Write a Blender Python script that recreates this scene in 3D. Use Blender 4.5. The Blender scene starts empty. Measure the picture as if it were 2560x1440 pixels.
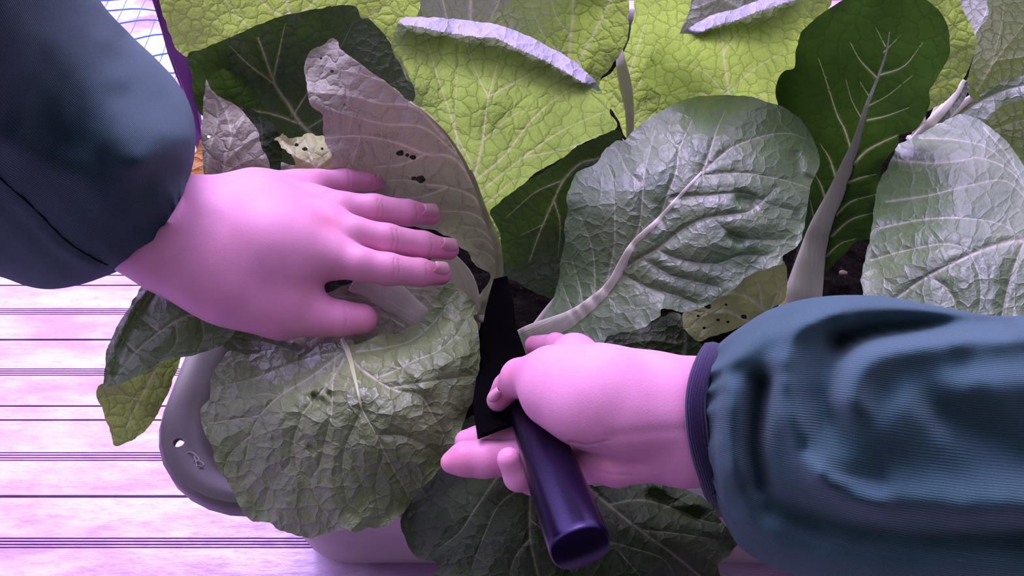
import bpy, math, random
import numpy as np
from mathutils import Vector, Matrix
from mathutils.geometry import delaunay_2d_cdt

# ------------------------------------------------------------------ camera, world, light
S = bpy.context.scene
COL = S.collection
F = 1900.0                       # focal length in pixels of a 2560 wide frame
CZ = 0.66                        # camera height above the deck, metres
SQ = math.sqrt(0.5)
cam = bpy.data.cameras.new('camera'); cam.lens = F/2560*36; cam.sensor_width = 36
cam.clip_start = 0.01
co = bpy.data.objects.new('camera', cam); COL.objects.link(co)
co.location = (0, 0, CZ); co.rotation_euler = (math.radians(45), 0, 0)
S.camera = co
S.view_settings.view_transform = 'Standard'; S.view_settings.look = 'None'
S.view_settings.gamma = 1; S.view_settings.exposure = 0.2

w = bpy.data.worlds.new('overcast_sky'); S.world = w; w.use_nodes = True
nt = w.node_tree; nt.nodes.clear()
tc = nt.nodes.new('ShaderNodeTexCoord')
dot = nt.nodes.new('ShaderNodeVectorMath'); dot.operation = 'DOT_PRODUCT'
dv = Vector((-0.25, 0.75, 0.60)).normalized(); dot.inputs[1].default_value = dv
nt.links.new(tc.outputs['Generated'], dot.inputs[0])
rp = nt.nodes.new('ShaderNodeValToRGB')
e = rp.color_ramp.elements
e[0].position = 0.0; e[0].color = (0.035, 0.03, 0.04, 1)
e[1].position = 1.0; e[1].color = (2.9, 2.15, 4.5, 1)
e2 = e.new(0.42); e2.color = (0.07, 0.06, 0.08, 1)
e3 = e.new(0.68); e3.color = (0.50, 0.42, 0.62, 1)
e4 = e.new(0.86); e4.color = (1.35, 1.08, 1.95, 1)
mp = nt.nodes.new('ShaderNodeMath'); mp.operation = 'MULTIPLY_ADD'
mp.inputs[1].default_value = 0.5; mp.inputs[2].default_value = 0.5
# dot is -1..1 ; ramp starts at the plane through the roof edge
nt.links.new(dot.outputs['Value'], mp.inputs[0]); nt.links.new(mp.outputs[0], rp.inputs[0])
bg = nt.nodes.new('ShaderNodeBackground'); bg.inputs['Strength'].default_value = 1.5
nt.links.new(rp.outputs[0], bg.inputs[0])
wo = nt.nodes.new('ShaderNodeOutputWorld'); nt.links.new(bg.outputs[0], wo.inputs[0])

sd = bpy.data.lights.new('daylight', 'SUN'); sd.energy = 1.5; sd.angle = math.radians(24)
sd.color = (1.0, 0.84, 1.0)
so = bpy.data.objects.new('daylight', sd); COL.objects.link(so)
so.rotation_euler = Vector((-0.22, 0.72, 0.85)).to_track_quat('Z', 'Y').to_euler()

# ------------------------------------------------------------------ helpers
def kk(py): return (py-720.0)/F
def T(px, py, z): return (CZ-z)/(SQ*(1+kk(py)))          # depth along the view axis where the ray meets height z
def ray(px, py):
    px = np.asarray(px, float); py = np.asarray(py, float)
    k = (py-720.0)/F
    return np.stack([(px-1280.0)/F, SQ*(1-k), -SQ*(1+k)], -1)
def PT(px, py, t):
    return ray(px, py)*np.asarray(t, float)[..., None] + np.array([0, 0, CZ])
def P(px, py, z): return PT(px, py, T(px, py, z))

def cat(pts, n=8, closed=False):
    """Catmull-Rom through rows of any dimension"""
    p = np.asarray(pts, float); N = len(p); out = []
    rng_ = range(N if closed else N-1)
    for i in rng_:
        if closed: a, b, c, d = p[(i-1) % N], p[i], p[(i+1) % N], p[(i+2) % N]
        else:
            b, c = p[i], p[i+1]; a = p[i-1] if i > 0 else 2*b-c; d = p[i+2] if i+2 < N else 2*c-b
        for j in range(n):
            t = j/n
            out.append(.5*((2*b)+(-a+c)*t+(2*a-5*b+4*c-d)*t*t+(-a+3*b-3*c+d)*t**3))
    if not closed: out.append(p[-1])
    return np.array(out)
def resample(p, step, closed=False):
    q = np.vstack([p, p[:1]]) if closed else p
    L = np.r_[0, np.cumsum(np.linalg.norm(np.diff(q[:, :2], axis=0), axis=1))]
    n = max(3, int(round(L[-1]/step)))
    s = np.linspace(0, L[-1], n+1)
    r = np.stack([np.interp(s, L, q[:, i]) for i in range(q.shape[1])], 1)
    return r[:-1] if closed else r
def inside(pt, poly):
    x, y = pt[:, 0], pt[:, 1]; c = np.zeros(len(pt), bool); j = len(poly)-1
    for i in range(len(poly)):
        xi, yi = poly[i]; xj, yj = poly[j]
        if yi != yj:
            c ^= ((yi > y) != (yj > y)) & (x < (xj-xi)*(y-yi)/(yj-yi)+xi)
        j = i
    return c
def dseg(pt, line, wid=None):
    """distance of points to a polyline, and the interpolated value of its third column there"""
    best = np.full(len(pt), 1e9); val = np.zeros(len(pt))
    for a, b in zip(line[:-1], line[1:]):
        ab = b[:2]-a[:2]; L2 = max(1e-9, ab@ab)
        t = np.clip(((pt-a[:2])@ab)/L2, 0, 1)
        d = np.linalg.norm(pt-(a[:2]+t[:, None]*ab), axis=1)
        m = d < best; best[m] = d[m]
        if len(a) > 2: val[m] = (a[2]+(b[2]-a[2])*t)[m]
    return best, val
def rbf(ctrl, c=60.0):
    """ctrl rows (px,py,t) -> function of points"""
    ctrl = np.asarray(ctrl, float); X = ctrl[:, :2]; n = len(X)
    A = np.sqrt(((X[:, None]-X[None])**2).sum(-1)+c*c)
    Q = np.c_[np.ones(n), X/1000]
    M = np.block([[A, Q], [Q.T, np.zeros((3, 3))]])
    s = np.linalg.lstsq(M, np.r_[ctrl[:, 2], 0, 0, 0], rcond=None)[0]
    def f(p):
        p = np.asarray(p, float); D = np.sqrt(((p[:, None]-X[None])**2).sum(-1)+c*c)
        return D@s[:n]+np.c_[np.ones(len(p)), p/1000]@s[n:]
    return f
def hsh(i, j, seed):
    v = np.sin(i*127.1+j*311.7+seed*74.7)*43758.5453
    return v-np.floor(v)
def vnoise(x, y, seed=0):
    xi, yi = np.floor(x), np.floor(y); u, v = x-xi, y-yi
    u = u*u*(3-2*u); v = v*v*(3-2*v)
    a, b = hsh(xi, yi, seed), hsh(xi+1, yi, seed); c, d = hsh(xi, yi+1, seed), hsh(xi+1, yi+1, seed)
    return (a*(1-u)+b*u)*(1-v)+(c*(1-u)+d*u)*v-.5
def worley(p, s, seed):
    """F1 and F2 in units of the cell size s"""
    q = p/s; ci = np.floor(q); f1 = np.full(len(p), 9.0); f2 = f1.copy()
    for dx in (-1, 0, 1):
        for dy in (-1, 0, 1):
            cx, cy = ci[:, 0]+dx, ci[:, 1]+dy
            sx = cx+.12+.76*hsh(cx, cy, seed); sy = cy+.12+.76*hsh(cx, cy, seed+3.7)
            d = np.hypot(q[:, 0]-sx, q[:, 1]-sy)
            n2 = np.minimum(f2, np.maximum(f1, d)); f1 = np.minimum(f1, d); f2 = n2
    return f1, f2

def domes(p, s, seed, k=7.0):
    """soft pillows with rounded valleys, 0..1"""
    q = p/s; ci = np.floor(q); acc = np.zeros(len(p))
    for dx in (-1, 0, 1):
        for dy in (-1, 0, 1):
            cx, cy = ci[:, 0]+dx, ci[:, 1]+dy
            sx = cx+.12+.76*hsh(cx, cy, seed); sy = cy+.12+.76*hsh(cx, cy, seed+3.7)
            acc += np.exp(-k*np.hypot(q[:, 0]-sx, q[:, 1]-sy))
    f = -np.log(acc)/k
    return np.clip(1-(f/.75)**2, 0, 1)

def mesh_obj(name, V, Fc, mat, parent=None, uv=None, attrs=None, smooth=True):
    me = bpy.data.meshes.new(name)
    base = np.zeros(3)
    if parent is not None:
        base = np.array(parent.matrix_world.translation if parent.parent is None else world_loc(parent))
    V = np.asarray(V, float)
    me.from_pydata((V-base).tolist(), [], [list(map(int, f)) for f in Fc])
    me.materials.append(mat)
    if smooth: me.polygons.foreach_set('use_smooth', [True]*len(me.polygons))
    if uv is not None:
        l = me.uv_layers.new(name='UVMap'); idx = np.zeros(len(me.loops), int)
        me.loops.foreach_get('vertex_index', idx)
        l.data.foreach_set('uv', np.asarray(uv, float)[idx].ravel())
    for k, v in (attrs or {}).items():
        at = me.attributes.new(k, 'FLOAT', 'POINT'); at.data.foreach_set('value', np.asarray(v, float))
    me.update()
    o = bpy.data.objects.new(name, me); COL.objects.link(o)
    if parent is not None: o.parent = parent
    return o
def world_loc(o):
    v = Vector((0, 0, 0))
    while o is not None: v = v+o.location; o = o.parent
    return v
def tag(o, label=None, cat_=None, group=None, kind=None):
    if label: o['label'] = label
    if cat_: o['category'] = cat_
    if group: o['group'] = group
    if kind: o['kind'] = kind
    return o
def empty(name, loc, label, cat_, group=None):
    o = bpy.data.objects.new(name, None); COL.objects.link(o); o.location = [float(v) for v in loc]
    o.empty_display_size = .03
    bpy.context.view_layer.update()
    return tag(o, label, cat_, group)

# ------------------------------------------------------------------ materials
class NT:
    def __init__(s, name):
        s.m = bpy.data.materials.new(name); s.m.use_nodes = True; s.t = s.m.node_tree; s.t.nodes.clear()
        s.out = s.n('ShaderNodeOutputMaterial')
    def n(s, typ, **kw):
        nd = s.t.nodes.new(typ)
        for k, v in kw.items(): setattr(nd, k, v)
        return nd
    def l(s, a, b): s.t.links.new(a, b)
    def val(s, sock, v):
        if hasattr(v, 'node'): s.l(v, sock)
        else: sock.default_value = v
    def math(s, op, a, b=0.0, c=None, clamp=False):
        nd = s.n('ShaderNodeMath', operation=op); nd.use_clamp = clamp
        s.val(nd.inputs[0], a); s.val(nd.inputs[1], b)
        if c is not None: s.val(nd.inputs[2], c)
        return nd.outputs[0]
    def mix(s, f, a, b):
        nd = s.n('ShaderNodeMix', data_type='RGBA'); s.val(nd.inputs[0], f)
        s.val(nd.inputs[6], a if hasattr(a, 'node') else tuple(a)+(1,)); s.val(nd.inputs[7], b if hasattr(b, 'node') else tuple(b)+(1,))
        return nd.outputs[2]
    def mr(s, v, a, b, c=0.0, d=1.0, smooth=True):
        nd = s.n('ShaderNodeMapRange'); nd.interpolation_type = 'SMOOTHSTEP' if smooth else 'LINEAR'
        s.val(nd.inputs[0], v); nd.inputs[1].default_value = a; nd.inputs[2].default_value = b
        nd.inputs[3].default_value = c; nd.inputs[4].default_value = d
        return nd.outputs[0]
    def noise(s, vec, scale, detail=3, rough=.5, out=0):
        nd = s.n('ShaderNodeTexNoise'); nd.inputs['Scale'].default_value = scale
        nd.inputs['Detail'].default_value = detail; nd.inputs['Roughness'].default_value = rough
        if vec is not None: s.l(vec, nd.inputs['Vector'])
        return nd.outputs[out]
    def bump(s, h, strength=1, dist=.001, nrm=None):
        nd = s.n('ShaderNodeBump'); nd.inputs['Strength'].default_value = strength; nd.inputs['Distance'].default_value = dist
        s.l(h, nd.inputs['Height'])
        if nrm is not None: s.l(nrm, nd.inputs['Normal'])
        return nd.outputs[0]
    def attr(s, name): return s.n('ShaderNodeAttribute', attribute_name=name).outputs['Fac']
    def bsdf(s, col, rough, spec=.5, metal=0.0, nrm=None, **kw):
        b = s.n('ShaderNodeBsdfPrincipled')
        s.val(b.inputs['Base Color'], col if hasattr(col, 'node') else tuple(col)+(1,))
        s.val(b.inputs['Roughness'], rough); s.val(b.inputs['Specular IOR Level'], spec); b.inputs['Metallic'].default_value = metal
        if nrm is not None: s.l(nrm, b.inputs['Normal'])
        for k, v in kw.items(): s.val(b.inputs[k.replace('_', ' ')], v)
        return b
    def done(s, sh): s.l(sh, s.out.inputs[0]); return s.m

def leaf_mat(name, base, base2, vein, trans, tw, rough=.42, spec=.6, lines=.35, cell=.009, bump=.0012, under=False, coat=0.0):
    """base/base2 blade colours, vein colour, trans = colour of light let through, tw = share let through"""
    g = NT(name)
    uv = g.n('ShaderNodeUVMap').outputs[0]
    nz = g.n('ShaderNodeTexNoise'); nz.inputs['Scale'].default_value = 160; nz.inputs['Detail'].default_value = 2; g.l(uv, nz.inputs['Vector'])
    sc = g.n('ShaderNodeVectorMath', operation='SCALE'); g.l(nz.outputs[1], sc.inputs[0]); sc.inputs['Scale'].default_value = cell*.55
    ad = g.n('ShaderNodeVectorMath', operation='ADD'); g.l(uv, ad.inputs[0]); g.l(sc.outputs[0], ad.inputs[1])
    def vor(size):
        v = g.n('ShaderNodeTexVoronoi', feature='DISTANCE_TO_EDGE', voronoi_dimensions='2D'); v.inputs['Scale'].default_value = 1/size
        g.l(ad.outputs[0], v.inputs['Vector']); return v.outputs['Distance']
    v1, v2 = vor(cell), vor(cell*.42)
    l1 = g.mr(v1, 0.0, .075, 1, 0); l2 = g.mr(v2, 0.0, .10, 1, 0)
    net = g.math('MAXIMUM', l1, g.math('MULTIPLY', l2, .45))
    va = g.attr('vein')
    big = g.noise(uv, 28, 3)
    c = g.mix(g.mr(big, .35, .68), base, base2)
    c = g.mix(g.math('MULTIPLY', net, lines), c, vein)
    c = g.mix(va, c, vein)
    h1 = g.math('POWER', g.mr(v1, 0, .30, 0, 1, False), .55); h2 = g.math('POWER', g.mr(v2, 0, .35, 0, 1, False), .6)
    h = g.math('ADD', g.math('MULTIPLY', h1, 1.0), g.math('MULTIPLY', h2, .22))
    if under: h = g.math('MULTIPLY', h, -1.0)
    h = g.math('ADD', h, g.math('MULTIPLY', g.noise(uv, 900, 3), .10))
    nb = g.bump(h, 1.0, bump)
    b = g.bsdf(c, g.mr(g.noise(uv, 60, 2), .3, .7, rough-.05, rough+.12), spec, nrm=nb, Coat_Weight=coat, Coat_Roughness=.38)
    if coat: b.inputs['Specular Tint'].default_value = (.80, .72, 1.0, 1)  # lilac of the reflected sky put into the specular tint
    if coat: g.l(nb, b.inputs['Coat Normal'])
    t = g.n('ShaderNodeBsdfTranslucent')
    tcx = g.mix(g.mr(big, .3, .7), trans, [x*.72 for x in trans])
    tcx = g.mix(g.math('MULTIPLY', net, .55), tcx, [trans[0]*.42, trans[1]*.50, trans[2]*.6])
    tcx = g.mix(g.math('MULTIPLY', va, .85), tcx, [.44, .48, .22])
    g.l(tcx, t.inputs[0]); g.l(nb, t.inputs['Normal'])
    mx = g.n('ShaderNodeMixShader'); mx.inputs[0].default_value = tw
    g.l(b.outputs[0], mx.inputs[1]); g.l(t.outputs[0], mx.inputs[2])
    return g.done(mx.outputs[0])
def stalk_mat(name, c1, c2, trans=(.55, .6, .35), tw=.18):
    g = NT(name); uv = g.n('ShaderNodeUVMap').outputs[0]
    mpn = g.n('ShaderNodeMapping'); mpn.inputs['Scale'].default_value = (12, 260, 1); g.l(uv, mpn.inputs[0])
    st = g.noise(mpn.outputs[0], 3, 3)
    c = g.mix(g.mr(st, .3, .7), c1, c2)
    nb = g.bump(st, .8, .0006)
    b = g.bsdf(c, .42, .5, nrm=nb, Subsurface_Weight=0.0)
    t = g.n('ShaderNodeBsdfTranslucent'); t.inputs[0].default_value = tuple(trans)+(1,)
    mx = g.n('ShaderNodeMixShader'); mx.inputs[0].default_value = tw
    g.l(b.outputs[0], mx.inputs[1]); g.l(t.outputs[0], mx.inputs[2])
    return g.done(mx.outputs[0])

VEIN = (.50, .56, .36)
M = {}
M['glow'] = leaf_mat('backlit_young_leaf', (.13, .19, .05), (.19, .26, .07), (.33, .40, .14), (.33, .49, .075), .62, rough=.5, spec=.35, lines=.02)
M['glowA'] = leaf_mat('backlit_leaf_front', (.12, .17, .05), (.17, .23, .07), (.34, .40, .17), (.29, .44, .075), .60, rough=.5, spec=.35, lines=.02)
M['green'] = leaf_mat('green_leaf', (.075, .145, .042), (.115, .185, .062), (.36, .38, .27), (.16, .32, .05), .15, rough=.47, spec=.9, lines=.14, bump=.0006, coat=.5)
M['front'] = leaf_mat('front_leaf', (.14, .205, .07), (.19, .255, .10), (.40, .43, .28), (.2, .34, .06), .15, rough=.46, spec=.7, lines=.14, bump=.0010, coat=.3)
M['dark'] = leaf_mat('dark_shaded_leaf', (.010, .030, .009), (.018, .045, .012), (.22, .31, .12), (.035, .085, .008), .40, rough=.55, spec=.25, lines=.12, cell=.013, bump=.0005)  # shade on the spoon leaf put into near-black greens and weak translucency
M['shade'] = leaf_mat('shaded_green_leaf', (.020, .038, .012), (.036, .060, .020), (.15, .18, .10), (.05, .11, .012), .25, rough=.5, spec=.35, lines=.15, bump=.0009)  # darker copy of the leaf colours, with the shade painted in
M['under'] = leaf_mat('leaf_underside', (.28, .28, .21), (.36, .36, .27), (.55, .55, .42), (.26, .32, .12), .14, rough=.6, spec=.35, lines=.35, cell=.012, bump=.0014, under=True)
M['torn'] = leaf_mat('torn_yellow_leaf', (.34, .40, .14), (.42, .46, .20), (.75, .74, .55), (.5, .6, .15), .3, rough=.5, spec=.4, lines=.4, bump=.0008, under=True)
M['pale'] = leaf_mat('pale_leaf', (.20, .25, .17), (.27, .31, .22), (.55, .56, .5), (.28, .36, .14), .30, rough=.5, spec=.5, lines=.3)
M['curl'] = leaf_mat('curled_leaf_edge', (.13, .13, .17), (.18, .18, .22), (.6, .62, .6), (.3, .5, .2), .12, rough=.45, spec=.9, lines=.25, cell=.010, bump=.0008)  # sky sheen on the curl painted as a lilac-grey base
M['orange'] = leaf_mat('withered_orange_leaf', (.55, .24, .03), (.65, .32, .05), (.6, .4, .15), (.9, .4, .05), .4)
M['stalk'] = stalk_mat('pale_stalk', (.68, .68, .56), (.80, .78, .68))
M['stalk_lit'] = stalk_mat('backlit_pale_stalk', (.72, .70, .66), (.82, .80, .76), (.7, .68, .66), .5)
M['rib'] = stalk_mat('leaf_rib', (.42, .50, .26), (.52, .58, .34))
M['ribyellow'] = stalk_mat('backlit_rib', (.36, .46, .14), (.44, .54, .18), tw=.35)

def skin_mat():
    g = NT('skin'); tcn = g.n('ShaderNodeTexCoord').outputs['Object']
    r = g.attr('red')
    n1 = g.noise(tcn, 45, 4); n2 = g.noise(tcn, 900, 3)
    c = g.mix(g.mr(n1, .3, .7), (.66, .285, .46), (.73, .33, .52))
    c = g.mix(r, c, (.60, .15, .27))
    v = g.n('ShaderNodeTexVoronoi', feature='DISTANCE_TO_EDGE'); v.inputs['Scale'].default_value = 700; g.l(tcn, v.inputs['Vector'])
    mpn = g.n('ShaderNodeMapping'); mpn.inputs['Scale'].default_value = (1, .35, 1); g.l(tcn, mpn.inputs[0])
    h = g.math('ADD', g.mr(v.outputs[0], 0, .25), g.math('MULTIPLY', n2, 1.2))
    cr = g.math('MULTIPLY', g.attr('crease'), -4.0)
    nb = g.bump(h, .12, .0003); nb = g.bump(cr, .25, .0005, nb)
    b = g.bsdf(c, .52, .35, nrm=nb, Subsurface_Weight=.22, Subsurface_Scale=.006)
    b.inputs['Subsurface Radius'].default_value = (1, .35, .3)
    return g.done(b.outputs[0])
M['skin'] = skin_mat()
g = NT('fingernail'); M['nail'] = g.done(g.bsdf((.68, .35, .47), .35, .5).outputs[0])

def cloth_mat(name, c1, c2, period, axis=1, bumpd=.0008):
    g = NT(name); uv = g.n('ShaderNodeUVMap').outputs[0]
    nz = g.n('ShaderNodeTexNoise'); nz.inputs['Scale'].default_value = 60; g.l(uv, nz.inputs['Vector'])
    sc = g.n('ShaderNodeVectorMath', operation='SCALE'); g.l(nz.outputs[1], sc.inputs[0]); sc.inputs['Scale'].default_value = .002
    ad = g.n('ShaderNodeVectorMath', operation='ADD'); g.l(uv, ad.inputs[0]); g.l(sc.outputs[0], ad.inputs[1])
    sp = g.n('ShaderNodeSeparateXYZ'); g.l(ad.outputs[0], sp.inputs[0])
    s = g.math('SINE', g.math('MULTIPLY', sp.outputs[axis], 2*math.pi/period))
    rib = g.mr(s, -1, 1)
    fz = g.noise(uv, 1800, 3)
    c = g.mix(g.math('MULTIPLY', rib, g.mr(fz, .2, .8)), c1, c2)
    nb = g.bump(rib, .6, bumpd); nb = g.bump(fz, .5, .0006, nb)
    b = g.bsdf(c, .85, .2, nrm=nb, Sheen_Weight=.25, Sheen_Roughness=.5)
    b.inputs['Sheen Tint'].default_value = (.6, .8, .9, 1)
    return g.done(b.outputs[0])
M['cloth'] = cloth_mat('ribbed_green_fabric', (.018, .055, .064), (.045, .110, .125), .0013, bumpd=.0004)
M['cloth2'] = cloth_mat('fine_ribbed_green_fabric', (.012, .036, .044), (.044, .105, .122), .0011, bumpd=.0003)
M['trim'] = cloth_mat('dark_purple_trim', (.020, .008, .045), (.035, .014, .08), .0012)
g = NT('dark_seam'); M['seam'] = g.done(g.bsdf((.008, .012, .018), .9, .1).outputs[0])

g = NT('satin_black_handle'); tcn = g.n('ShaderNodeTexCoord').outputs['Object']
M['handle'] = g.done(g.bsdf((.010, .005, .032), .26, .5, metal=.75, nrm=g.bump(g.noise(tcn, 1500, 2), .15, .0002)).outputs[0])
g = NT('black_coated_blade'); tcn = g.n('ShaderNodeTexCoord').outputs['Object']
M['blade'] = g.done(g.bsdf((.0015, .0012, .002), .8, .02, nrm=g.bump(g.noise(tcn, 900, 2), .2, .0002)).outputs[0])

g = NT('planter_plastic'); tcn = g.n('ShaderNodeTexCoord').outputs['Object']
nn = g.noise(tcn, 22, 5); sp_ = g.noise(tcn, 500, 2)
c = g.mix(g.mr(nn, .3, .7), (.075, .070, .062), (.105, .098, .088)); c = g.mix(g.math('MULTIPLY', g.mr(sp_, .66, .75), .3), c, (.2, .18, .18))
M['planter'] = g.done(g.bsdf(c, .42, .5, nrm=g.bump(sp_, .2, .0003)).outputs[0])
g = NT('planter_side'); tcn = g.n('ShaderNodeTexCoord').outputs['Object']
M['planter_side'] = g.done(g.bsdf(g.mix(g.mr(g.noise(tcn, 14, 4), .3, .7), (.42, .34, .35), (.50, .42, .42)), .5, .4).outputs[0])
g = NT('scratch'); M['scratch'] = g.done(g.bsdf((.45, .42, .44), .7, .2).outputs[0])

g = NT('deck'); tcn = g.n('ShaderNodeTexCoord').outputs['Object']
mpn = g.n('ShaderNodeMapping'); mpn.inputs['Scale'].default_value = (1, 3.2, 1); g.l(tcn, mpn.inputs[0])
n1 = g.noise(mpn.outputs[0], 7, 6, .65); n2 = g.noise(mpn.outputs[0], 60, 5, .7); n3 = g.noise(tcn, 260, 3)
c = g.mix(g.mr(n1, .38, .66), (.55, .42, .60), (.32, .19, .36))
c = g.mix(g.math('MULTIPLY', g.mr(n2, .52, .66), .45), c, (.36, .20, .38))
c = g.mix(g.math('MULTIPLY', g.mr(n3, .66, .74), .35), c, (.40, .26, .38))
va = g.attr('groove'); c = g.mix(g.math('MULTIPLY', va, va), c, (.16, .08, .18))
c = g.mix(g.mr(va, .05, .4, 0, .45), c, (.30, .15, .32))
M['deck'] = g.done(g.bsdf(c, g.mr(n2, .3, .7, .28, .5), .6, metal=.15, nrm=g.bump(n2, .5, .0012)).outputs[0])

g = NT('soil'); tcn = g.n('ShaderNodeTexCoord').outputs['Object']
n1 = g.noise(tcn, 130, 6, .7); n2 = g.noise(tcn, 420, 3)
c = g.mix(g.mr(n1, .35, .7), (.002, .0018, .0015), (.009, .007, .005)); c = g.mix(g.mr(n2, .66, .76), c, (.07, .05, .04))
M['soil'] = g.done(g.bsdf(c, .95, .04, nrm=g.bump(n1, 1, .006)).outputs[0])
g = NT('soil_pebble'); tcn = g.n('ShaderNodeTexCoord').outputs['Object']
M['pebble'] = g.done(g.bsdf(g.mix(g.noise(tcn, 200, 3), (.08, .06, .05), (.20, .15, .13)), .9, .2).outputs[0])
g = NT('purple_sheet'); tcn = g.n('ShaderNodeTexCoord').outputs['Object']
M['purple'] = g.done(g.bsdf(g.mix(g.noise(tcn, 30, 3), (.13, .035, .17), (.19, .05, .24)), .5, .4).outputs[0])
g = NT('blue_net_thread'); M['net'] = g.done(g.bsdf((.12, .35, .80), .5, .4).outputs[0])
g = NT('pink_board'); tcn = g.n('ShaderNodeTexCoord').outputs['Object']
vv = g.n('ShaderNodeTexVoronoi'); vv.inputs['Scale'].default_value = 13; g.l(tcn, vv.inputs['Vector'])
c = g.mix(g.mr(g.noise(tcn, 14, 4, .6), .40, .58), (.42, .14, .55), (.95, .78, .95))
c = g.mix(g.mr(vv.outputs['Distance'], .30, .5, 0, .5), c, (.75, .45, .50))
M['board'] = g.done(g.bsdf(c, .45, .5).outputs[0])

# ------------------------------------------------------------------ setting: deck floor
def build_floor():
    prof = []                                            # (y offset in one board, z, groove)
    def groove(y, wd, dp, e0=0, e1=0):
        prof.extend([(y-wd/2, 0, e0), (y-wd/2+.0003, -dp, 1), (y+wd/2-.0003, -dp, 1), (y+wd/2, 0, e1)])
    groove(0, .0030, .014)
    for i, s in enumerate((.0400, .0430, .0460, .0490)): groove(s, .0013, .0025, .45 if i else 0, .45 if i < 3 else 0)
    groove(.0887, .0022, .003); groove(.1066, .0022, .003)
    for i, s in enumerate((.1480, .1510, .1540, .1570)): groove(s, .0013, .0025, .45 if i else 0, .45 if i < 3 else 0)
    ys = []; 
    for b in range(-3, 12):
        y0 = .376+.2*b
        for (a, z, gr) in prof: ys.append((y0+a, z + (0), gr))
    # slight crown on every board
    out = []
    for i, (y, z, gr) in enumerate(ys):
        out.append((y, z, gr))
        if i+1 < len(ys) and ys[i+1][0]-y > .01:
            n = 5
            for j in range(1, n): 
                f = j/n; out.append((y+(ys[i+1][0]-y)*f, z, 0))
    xs = np.linspace(-2.2, 2.2, 45); V = []; G = []
    for (y, z, gr) in out:
        for x in xs: V.append((x, y, z)); G.append(gr)
    nx = len(xs); Fc = []
    for i in range(len(out)-1):
        for j in range(nx-1): a = i*nx+j; Fc.append((a, a+1, a+nx+1, a+nx))
    gapi = 0
    o = mesh_obj('floor', V, Fc, M['deck'], attrs={'groove': G}, smooth=False)
    tag(o, kind='structure')
build_floor()

# ------------------------------------------------------------------ planter
X0, X1, Y0, Y1, RZ = -.247, .78, .2437, .95, .22
def rrect(ins, r0=.075, n=12):
    x0, x1, y0, y1 = X0+ins, X1-ins, Y0+ins, Y1-ins; r = max(.01, r0-ins*.6); p = []
    for cx, cy, a0 in ((x0+r, y0+r, 180), (x1-r, y0+r, 270), (x1-r, y1-r, 0), (x0+r, y1-r, 90)):
        for i in range(n+1):
            a = math.radians(a0+90*i/n); p.append((cx+r*math.cos(a), cy+r*math.sin(a)))
    # extra points along the straight sides so the wall shades evenly
    return resample(np.array(p), .012, True)
def ring_loft(name, prof, mat, parent, cap=False, n=220, loop=False):
    V = []
    for ins, z in prof:
        r = rrect(ins); L = len(r); idx = np.linspace(0, L, n, endpoint=False)
        q = np.c_[np.interp(idx, np.arange(L+1), np.r_[r[:, 0], r[0, 0]]), np.interp(idx, np.arange(L+1), np.r_[r[:, 1], r[0, 1]])]
        for a in q: V.append((a[0], a[1], z))
    Fc = []
    m_ = len(prof)
    for i in range(m_ if loop else m_-1):
        i2 = (i+1) % m_
        for j in range(n): k = (j+1) % n; Fc.append((i*n+j, i*n+k, i2*n+k, i2*n+j))
    if cap: Fc.append([(len(prof)-1)*n+j for j in range(n)])
    return mesh_obj(name, V, Fc, mat, parent)
pl = empty('planter_box', ((X0+X1)/2, (Y0+Y1)/2, 0), 'grey rectangular plastic planter box with wide rounded rim, full of leafy cabbages', 'planter')
rim = ring_loft('rim', [(.026, .192), (.022, .2035), (.018, .2105), (.012, .2160), (.005, .213), (.0035, .205), (.001, .204), (0, .206), (0, .217), (.002, .220), (.006, .2205), (.012, .2185), (.017, .2160), (.021, .2125),
                        (.025, .206), (.028, .197), (.031, .185), (.038, .150), (.038, .146), (.029, .175)], M['planter'], pl, loop=True)
ring_loft('body', [(.0275, .188), (.031, .175), (.044, .12), (.056, .03), (.060, .012), (.068, .003), (.08, 0)], M['planter_side'], pl, cap=True)
def cut_hole(o, px, py, z, r):
    c = P(px, py, z); n = 24; V = []; 
    for dz in (-.05, .05):
        for i in range(n): a = 2*math.pi*i/n; V.append((c[0]+r*math.cos(a), c[1]+r*math.sin(a)*1.15, c[2]+dz))
    Fc = [(i, (i+1) % n, n+(i+1) % n, n+i) for i in range(n)]+[list(range(n))[::-1], list(range(n, 2*n))]
    k = mesh_obj('cut', V, Fc, M['planter'])
    md = o.modifiers.new('b', 'BOOLEAN'); md.operation = 'DIFFERENCE'; md.solver = 'EXACT'; md.object = k
    dg = bpy.context.evaluated_depsgraph_get(); dg.update()
    me = bpy.data.meshes.new_from_object(o.evaluated_get(dg)); o.modifiers.clear(); o.data = me; me.set_sharp_from_angle(angle=math.radians(40))
    bpy.data.objects.remove(k)
cut_hole(rim, 449, 1112, .216, .0034)
def tube(pts, rad, seg=6, closed=False):
    """pts Nx3, rad scalar or N"""
    p = np.asarray(pts, float); n = len(p); rad = np.broadcast_to(rad, (n,))
    V = []; Fc = []; up = np.array([0.3, .2, 1.0])
    for i in range(n):
        d = p[min(i+1, n-1)]-p[max(i-1, 0)]; d = d/(np.linalg.norm(d)+1e-12)
        a = np.cross(d, up); a /= np.linalg.norm(a)+1e-12; b = np.cross(d, a)
        for j in range(seg):
            t = 2*math.pi*j/seg; V.append(p[i]+rad[i]*(math.cos(t)*a+math.sin(t)*b))
    for i in range(n-1):
        for j in range(seg): k = (j+1) % seg; Fc.append((i*seg+j, i*seg+k, (i+1)*seg+k, (i+1)*seg+j))
    Fc.append(list(range(seg))[::-1]); Fc.append([(n-1)*seg+j for j in range(seg)])
    return V, Fc
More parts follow.
